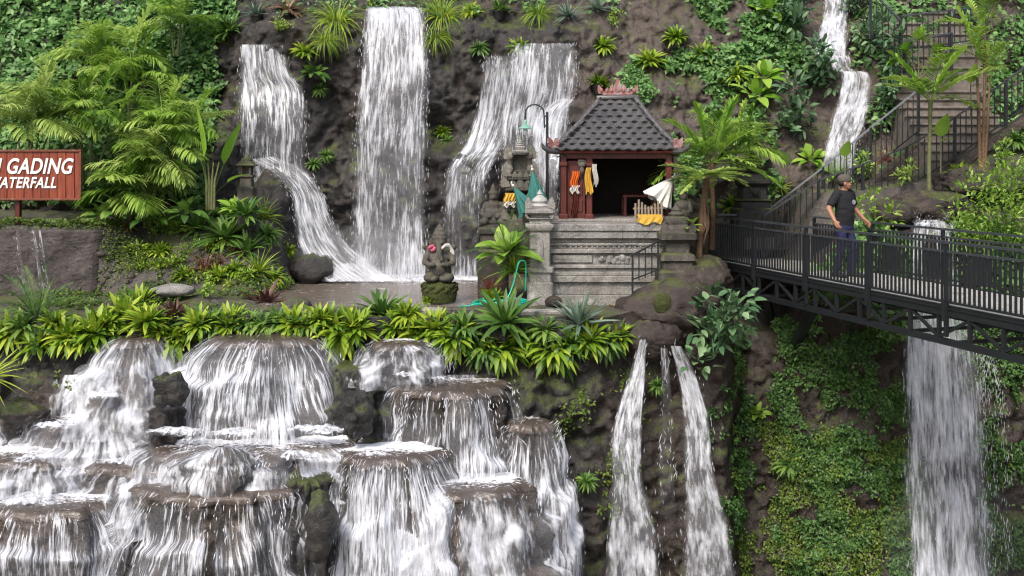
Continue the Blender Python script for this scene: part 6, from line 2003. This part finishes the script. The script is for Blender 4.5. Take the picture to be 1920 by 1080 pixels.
prism_wall('dark stone wall under the far stair railing', [at(1450, 430, 22.2), at(1550, 385, 22.2), at(1640, 330, 22.2), at(1722, 262, 22.2), at(1760, 255, 22.2)], mat='cliff', drop=.8)
g = G(); g.box((0, 0, 0), (2.2, 1.4, .25), bev=.02); o = obj('path', g, MAT['concrete']); o.location = at(1480, 452, 21.7); tag(o, kind='structure')
g = G(); g.box((0, 0, 0), (1.3, .8, .12), bev=.02); o = obj('path', g, MAT['concrete']); o.location = (4.35, 20.95, BZ - .065); tag(o, kind='structure')
def stair_rail(label, tops, D, hpx, gap=.115, handmat='rail', low=.1):
    T = np.array([at(x, y, D) for x, y in tops])
    h = hpx / F * D
    rt = thing('stair_railing', label, 'railing', tuple(T[0] - (0, 0, h)), 0, 'stair railings')
    T = T - (T[0] - (0, 0, h))
    for i in range(len(T) - 1):
        a, b = T[i], T[i + 1]
        g = G(); g.bar(a, b + unit(b - a) * .02, .04, .035); obj('handrail', g, MAT[handmat], rt, smooth=False)
        g = G(); g.bar(a - (0, 0, h - low), b - (0, 0, h - low), .03); obj('bottom_rail', g, MAT['metal'], rt, smooth=False)
        n = max(2, int(np.linalg.norm((b - a)[:2]) / gap))
        g = G()
        for k in range(1, n):
            p = a + (b - a) * k / n; g.bar(p - (0, 0, h - low), p, .018)
        obj('baluster_panel', g, MAT['metal'], rt, smooth=False)
    for p in T:
        g = G(); g.bar(p - (0, 0, h), p, .055); obj('post', g, MAT['metal'], rt, smooth=False)
    return rt
stair_rail('near black stair railing climbing to the right frame edge', [(1432, 404), (1535, 338), (1618, 308), (1700, 276), (1790, 221), (1886, 152), (1965, 92)], 20.85, 84)
stair_rail('far stair railing with a grey handrail beside the stepped waterfall', [(1440, 394), (1543, 314), (1632, 240), (1722, 168)], 21.9, 86, handmat='railgrey')
stair_rail('black railing at the top of the far stair side', [(1632, -18), (1688, 38)], 23.2, 90)
stair_rail('black railing across the landing of the upper steps', [(1690, 30), (1780, 20), (1850, 10)], 23.3, 70)
stair_rail('black railing in front of the steps below the landing', [(1690, 78), (1784, 62)], 22.9, 70)
# side path rail seen left of the bridge end
stair_rail('short black railing between gate pillar and bridge end', [(1345, 402), (1432, 404)], 21.2, 76)

# ================================================================== person on the bridge
pp = M4 @ Vector((3.28, .80, 0))
per = thing('person', 'person in black t-shirt, blue jeans and grey cap standing on the footbridge', 'person', tuple(pp), R(36))
per.scale = (1.14, 1.14, 1.03)


def loft(g, rings, n=20):
    a = np.linspace(0, 2 * math.pi, n, endpoint=False)
    P = np.array([[(cx + rx * math.cos(k), cy + ry * math.sin(k), z) for k in a] for cx, cy, z, rx, ry in rings])
    b = g.n
    g.grid(P, wrap=True); g.f.append(tuple(b + k for k in range(n))[::-1]); g.f.append(tuple(b + (len(rings) - 1) * n + k for k in range(n)))


HT = R(48)                    # head turned to the right of the picture
def hd(x, y, z):              # head frame: face towards -y before turning
    c, s = math.cos(HT), math.sin(HT)
    return np.array((x * c - y * s + .0, x * s + y * c - .015, z))
ARM = {}
for s in (-1, 1):
    ARM[s] = dict(sh=(s * .185, .01, 1.42), el=(s * .315, .05, 1.17), wr=(s * .37, -.10, .97))
g = G()
# head
for (x, y, z, r) in ((0, .015, 1.63, (.076, .092, .092)), (0, -.005, 1.575, (.066, .082, .085)), (0, -.045, 1.53, (.045, .045, .04)), (0, -.085, 1.575, (.016, .022, .026)), (0, -.078, 1.605, (.052, .018, .016)),
                     (-.03, -.068, 1.565, (.026, .02, .022)), (.03, -.068, 1.565, (.026, .02, .022)), (0, -.075, 1.535, (.026, .016, .008)), (0, -.076, 1.525, (.024, .014, .008)), (-.077, .015, 1.585, (.012, .022, .034)), (.077, .015, 1.585, (.012, .022, .034))):
    q = G(); q.ball((0, 0, 0), r, 18, 14); M = np.array(((math.cos(HT), -math.sin(HT), 0), (math.sin(HT), math.cos(HT), 0), (0, 0, 1)))
    q.xf(M, hd(x, y, z)); g.join(q)
g.cap((0, .01, 1.40), (0, 0, 1.54), .062, .052)
g.ball((0, 0, 1.40), (.13, .075, .05))
for s in (-1, 1):
    a = ARM[s]; g.cap(a['sh'], a['el'], .05, .042); g.cap(a['el'], a['wr'], .042, .029)
    el, wr = np.array(a['el']), np.array(a['wr'])
    d = unit(wr - el); d = unit(d + (0, -.15, -.1))
    pal = wr + d * .055
    side = unit(np.cross(d, (s * 1., 0, 0.1))); out = np.cross(side, d)
    for k in (-1, 0, 1): g.cap(wr + side * k * .012, pal + d * .03 + side * k * .022, .018, .015, 8)
    for k, (fl, cu) in enumerate(((.062, .5), (.072, .55), (.066, .6), (.052, .7))):
        b = pal + d * .04 + side * (k - 1.5) * .0185
        d1 = unit(d + (-s * .25 * cu, 0, 0)); d2 = unit(d + (-s * 1.1 * cu, 0, 0)); d3 = unit(d + (-s * 2. * cu, 0, 0))
        p1 = b + d1 * fl * .45; p2 = p1 + d2 * fl * .35; p3 = p2 + d3 * fl * .28
        g.cap(b, p1, .0088, .0084, 8); g.cap(p1, p2, .0084, .008, 8); g.cap(p2, p3, .008, .007, 8)
    tb = wr + d * .03 + side * -.024
    t1 = tb + unit(d * .7 - side * .7) * .035; t2 = t1 + unit(d - side * .15) * .03
    g.cap(tb, t1, .012, .0105, 8); g.cap(t1, t2, .0105, .008, 8)
body = obj('body', g, MAT['skin'], per)
remesh(body, .0065, 3); body.data.materials.clear(); body.data.materials.append(MAT['skin'])
# eyes
for s in (-1, 1):
    q = G(); q.ball((0, 0, 0), (.012, .006, .006), 10, 8); q.xf(np.array(((math.cos(HT), -math.sin(HT), 0), (math.sin(HT), math.cos(HT), 0), (0, 0, 1))), hd(s * .03, -.087, 1.588)); obj('eye', q, MAT['hair'], per)
# t-shirt
g = G()
loft(g, [(0, 0, .87, .168, .118), (0, -.005, .95, .172, .125), (0, -.012, 1.08, .170, .13), (0, -.01, 1.2, .178, .128), (0, 0, 1.32, .195, .12), (0, .005, 1.41, .185, .095), (0, .01, 1.455, .12, .075), (0, .01, 1.475, .075, .066)])
for s in (-1, 1):
    a = ARM[s]; sh, el = np.array(a['sh']), np.array(a['el'])
    g.cap(sh - (s * .02, 0, .005), sh + (el - sh) * .68, .074, .066)
sh = obj('t_shirt', g, MAT['shirt'], per); remesh(sh, .012, 5); sh.data.materials.clear(); sh.data.materials.append(MAT['shirt'])
# wrinkles
v = np.empty(len(sh.data.vertices) * 3); sh.data.vertices.foreach_get('co', v); v = v.reshape(-1, 3)
nrm = np.empty_like(v).ravel(); sh.data.vertices.foreach_get('normal', nrm); nrm = nrm.reshape(-1, 3)
v += nrm * (fbm(v * (5, 5, 14) + 3, 3) * .007)[:, None]; sh.data.vertices.foreach_set('co', v.ravel())
q = G(); q.lathe([(.040, 0), (.040, .004), (.028, .0045), (.028, 0)], n=20); q.box((0, 0, .003), (.03, .012, .004)); q.box((0, .0, .003), (.012, .03, .004))
q.xf(Matrix.Rotation(R(90), 3, 'X'), (.075, -.121, 1.275)); obj('shirt_print', q, MAT['print'], per)
# jeans
g = G()
loft(g, [(0, 0, .80, .16, .115), (0, 0, .88, .165, .12), (0, 0, .96, .158, .115)])
for s, fx, fy, kx, ky in ((-1, -.11, .05, -.105, -.03), (1, .12, -.08, .115, -.09)):
    g.cap((s * .085, 0, .86), (kx, ky, .49), .092, .068); g.cap((kx, ky, .49), (fx, fy + .02, .08), .066, .052)
jn = obj('jeans', g, MAT['jeans'], per); remesh(jn, .012, 4); jn.data.materials.clear(); jn.data.materials.append(MAT['jeans'])
v = np.empty(len(jn.data.vertices) * 3); jn.data.vertices.foreach_get('co', v); v = v.reshape(-1, 3)
nrm = np.empty_like(v).ravel(); jn.data.vertices.foreach_get('normal', nrm); nrm = nrm.reshape(-1, 3)
v += nrm * (fbm(v * (6, 6, 12) + 9, 3) * .006)[:, None]; jn.data.vertices.foreach_set('co', v.ravel())
for s, fx, fy in ((-1, -.11, .05), (1, .12, -.08)):
    g = G(); g.cap((fx, fy + .04, .045), (fx + s * .015, fy - .13, .035), .05, .042); g.ball((fx + s * .015, fy - .15, .032), (.045, .06, .03)); g.box((fx + s * .008, fy - .05, .014), (.09, .27, .026), bev=.012)
    obj('shoe', g, MAT['shoe'], per)
# cap worn with its short peak forward, and hair below it
g = G()
q = G(); q.lathe([(.084, 1.625), (.088, 1.635), (.088, 1.67), (.08, 1.71), (.055, 1.74), (.01, 1.752)], n=24, sy=1.18); q.xf(off=(0, .012, 0))
q.ball((0, -.105, 1.645), (.06, .055, .010), 16, 8)
q.xf(np.array(((math.cos(HT), -math.sin(HT), 0), (math.sin(HT), math.cos(HT), 0), (0, 0, 1))), (0, -.015, 0)); obj('cap', q, MAT['cap'], per)
q = G(); q.ball((0, .035, 1.60), (.078, .078, .068), 18, 12); q.xf(np.array(((math.cos(HT), -math.sin(HT), 0), (math.sin(HT), math.cos(HT), 0), (0, 0, 1))), (0, -.015, 0)); obj('hair', q, MAT['hair'], per)

# ================================================================== camera and light
cd = bpy.data.cameras.new('camera'); cam = bpy.data.objects.new('camera', cd); COL.objects.link(cam)
cam.location = (0, 0, 0); cam.rotation_euler = (R(90), 0, 0)
cd.sensor_width = 36; cd.lens = 36 * F / 1920; cd.shift_y = -(540 - HY) / 1920
cd.clip_start = .1; cd.clip_end = 2000
SC.camera = cam
SUN_EL, SUN_AZ = 50, 205     # overcast, high, from behind the camera's left shoulder
w = bpy.data.worlds.new('World'); SC.world = w; w.use_nodes = True
nt = w.node_tree
sky = nt.nodes.new('ShaderNodeTexSky'); sky.sky_type = 'NISHITA'; sky.sun_disc = False
sky.sun_elevation = R(SUN_EL); sky.sun_rotation = R(SUN_AZ); sky.air_density = 1.0; sky.dust_density = 4.0; sky.ozone_density = .6
bg = nt.nodes['Background']; bg.inputs[1].default_value = .11
nt.links.new(sky.outputs[0], bg.inputs[0])
sl = bpy.data.lights.new('sun', 'SUN'); sl.energy = 1.9; sl.angle = R(16); sl.color = (1, .96, .9)
so = bpy.data.objects.new('sun', sl); COL.objects.link(so)
az, el = R(SUN_AZ), R(SUN_EL)
to_sun = Vector((math.sin(az) * math.cos(el), math.cos(az) * math.cos(el), math.sin(el)))
so.rotation_euler = to_sun.to_track_quat('Z', 'Y').to_euler(); so.location = (0, 0, 20)
SC.view_settings.view_transform = 'Standard'; SC.view_settings.look = 'None'
SC.view_settings.exposure = .92; SC.view_settings.gamma = 1
SC.render.engine = 'CYCLES'
SC.cycles.use_denoising = True; SC.cycles.denoiser = 'OPENIMAGEDENOISE'; SC.cycles.denoising_prefilter = 'ACCURATE'; SC.cycles.denoising_input_passes = 'RGB_ALBEDO_NORMAL'
SC.cycles.pixel_filter_type = 'BLACKMAN_HARRIS'; SC.cycles.filter_width = 1.2
SC.cycles.max_bounces = 8; SC.cycles.transparent_max_bounces = 16; SC.cycles.diffuse_bounces = 4
SC.cycles.use_adaptive_sampling = True; SC.cycles.adaptive_threshold = .02
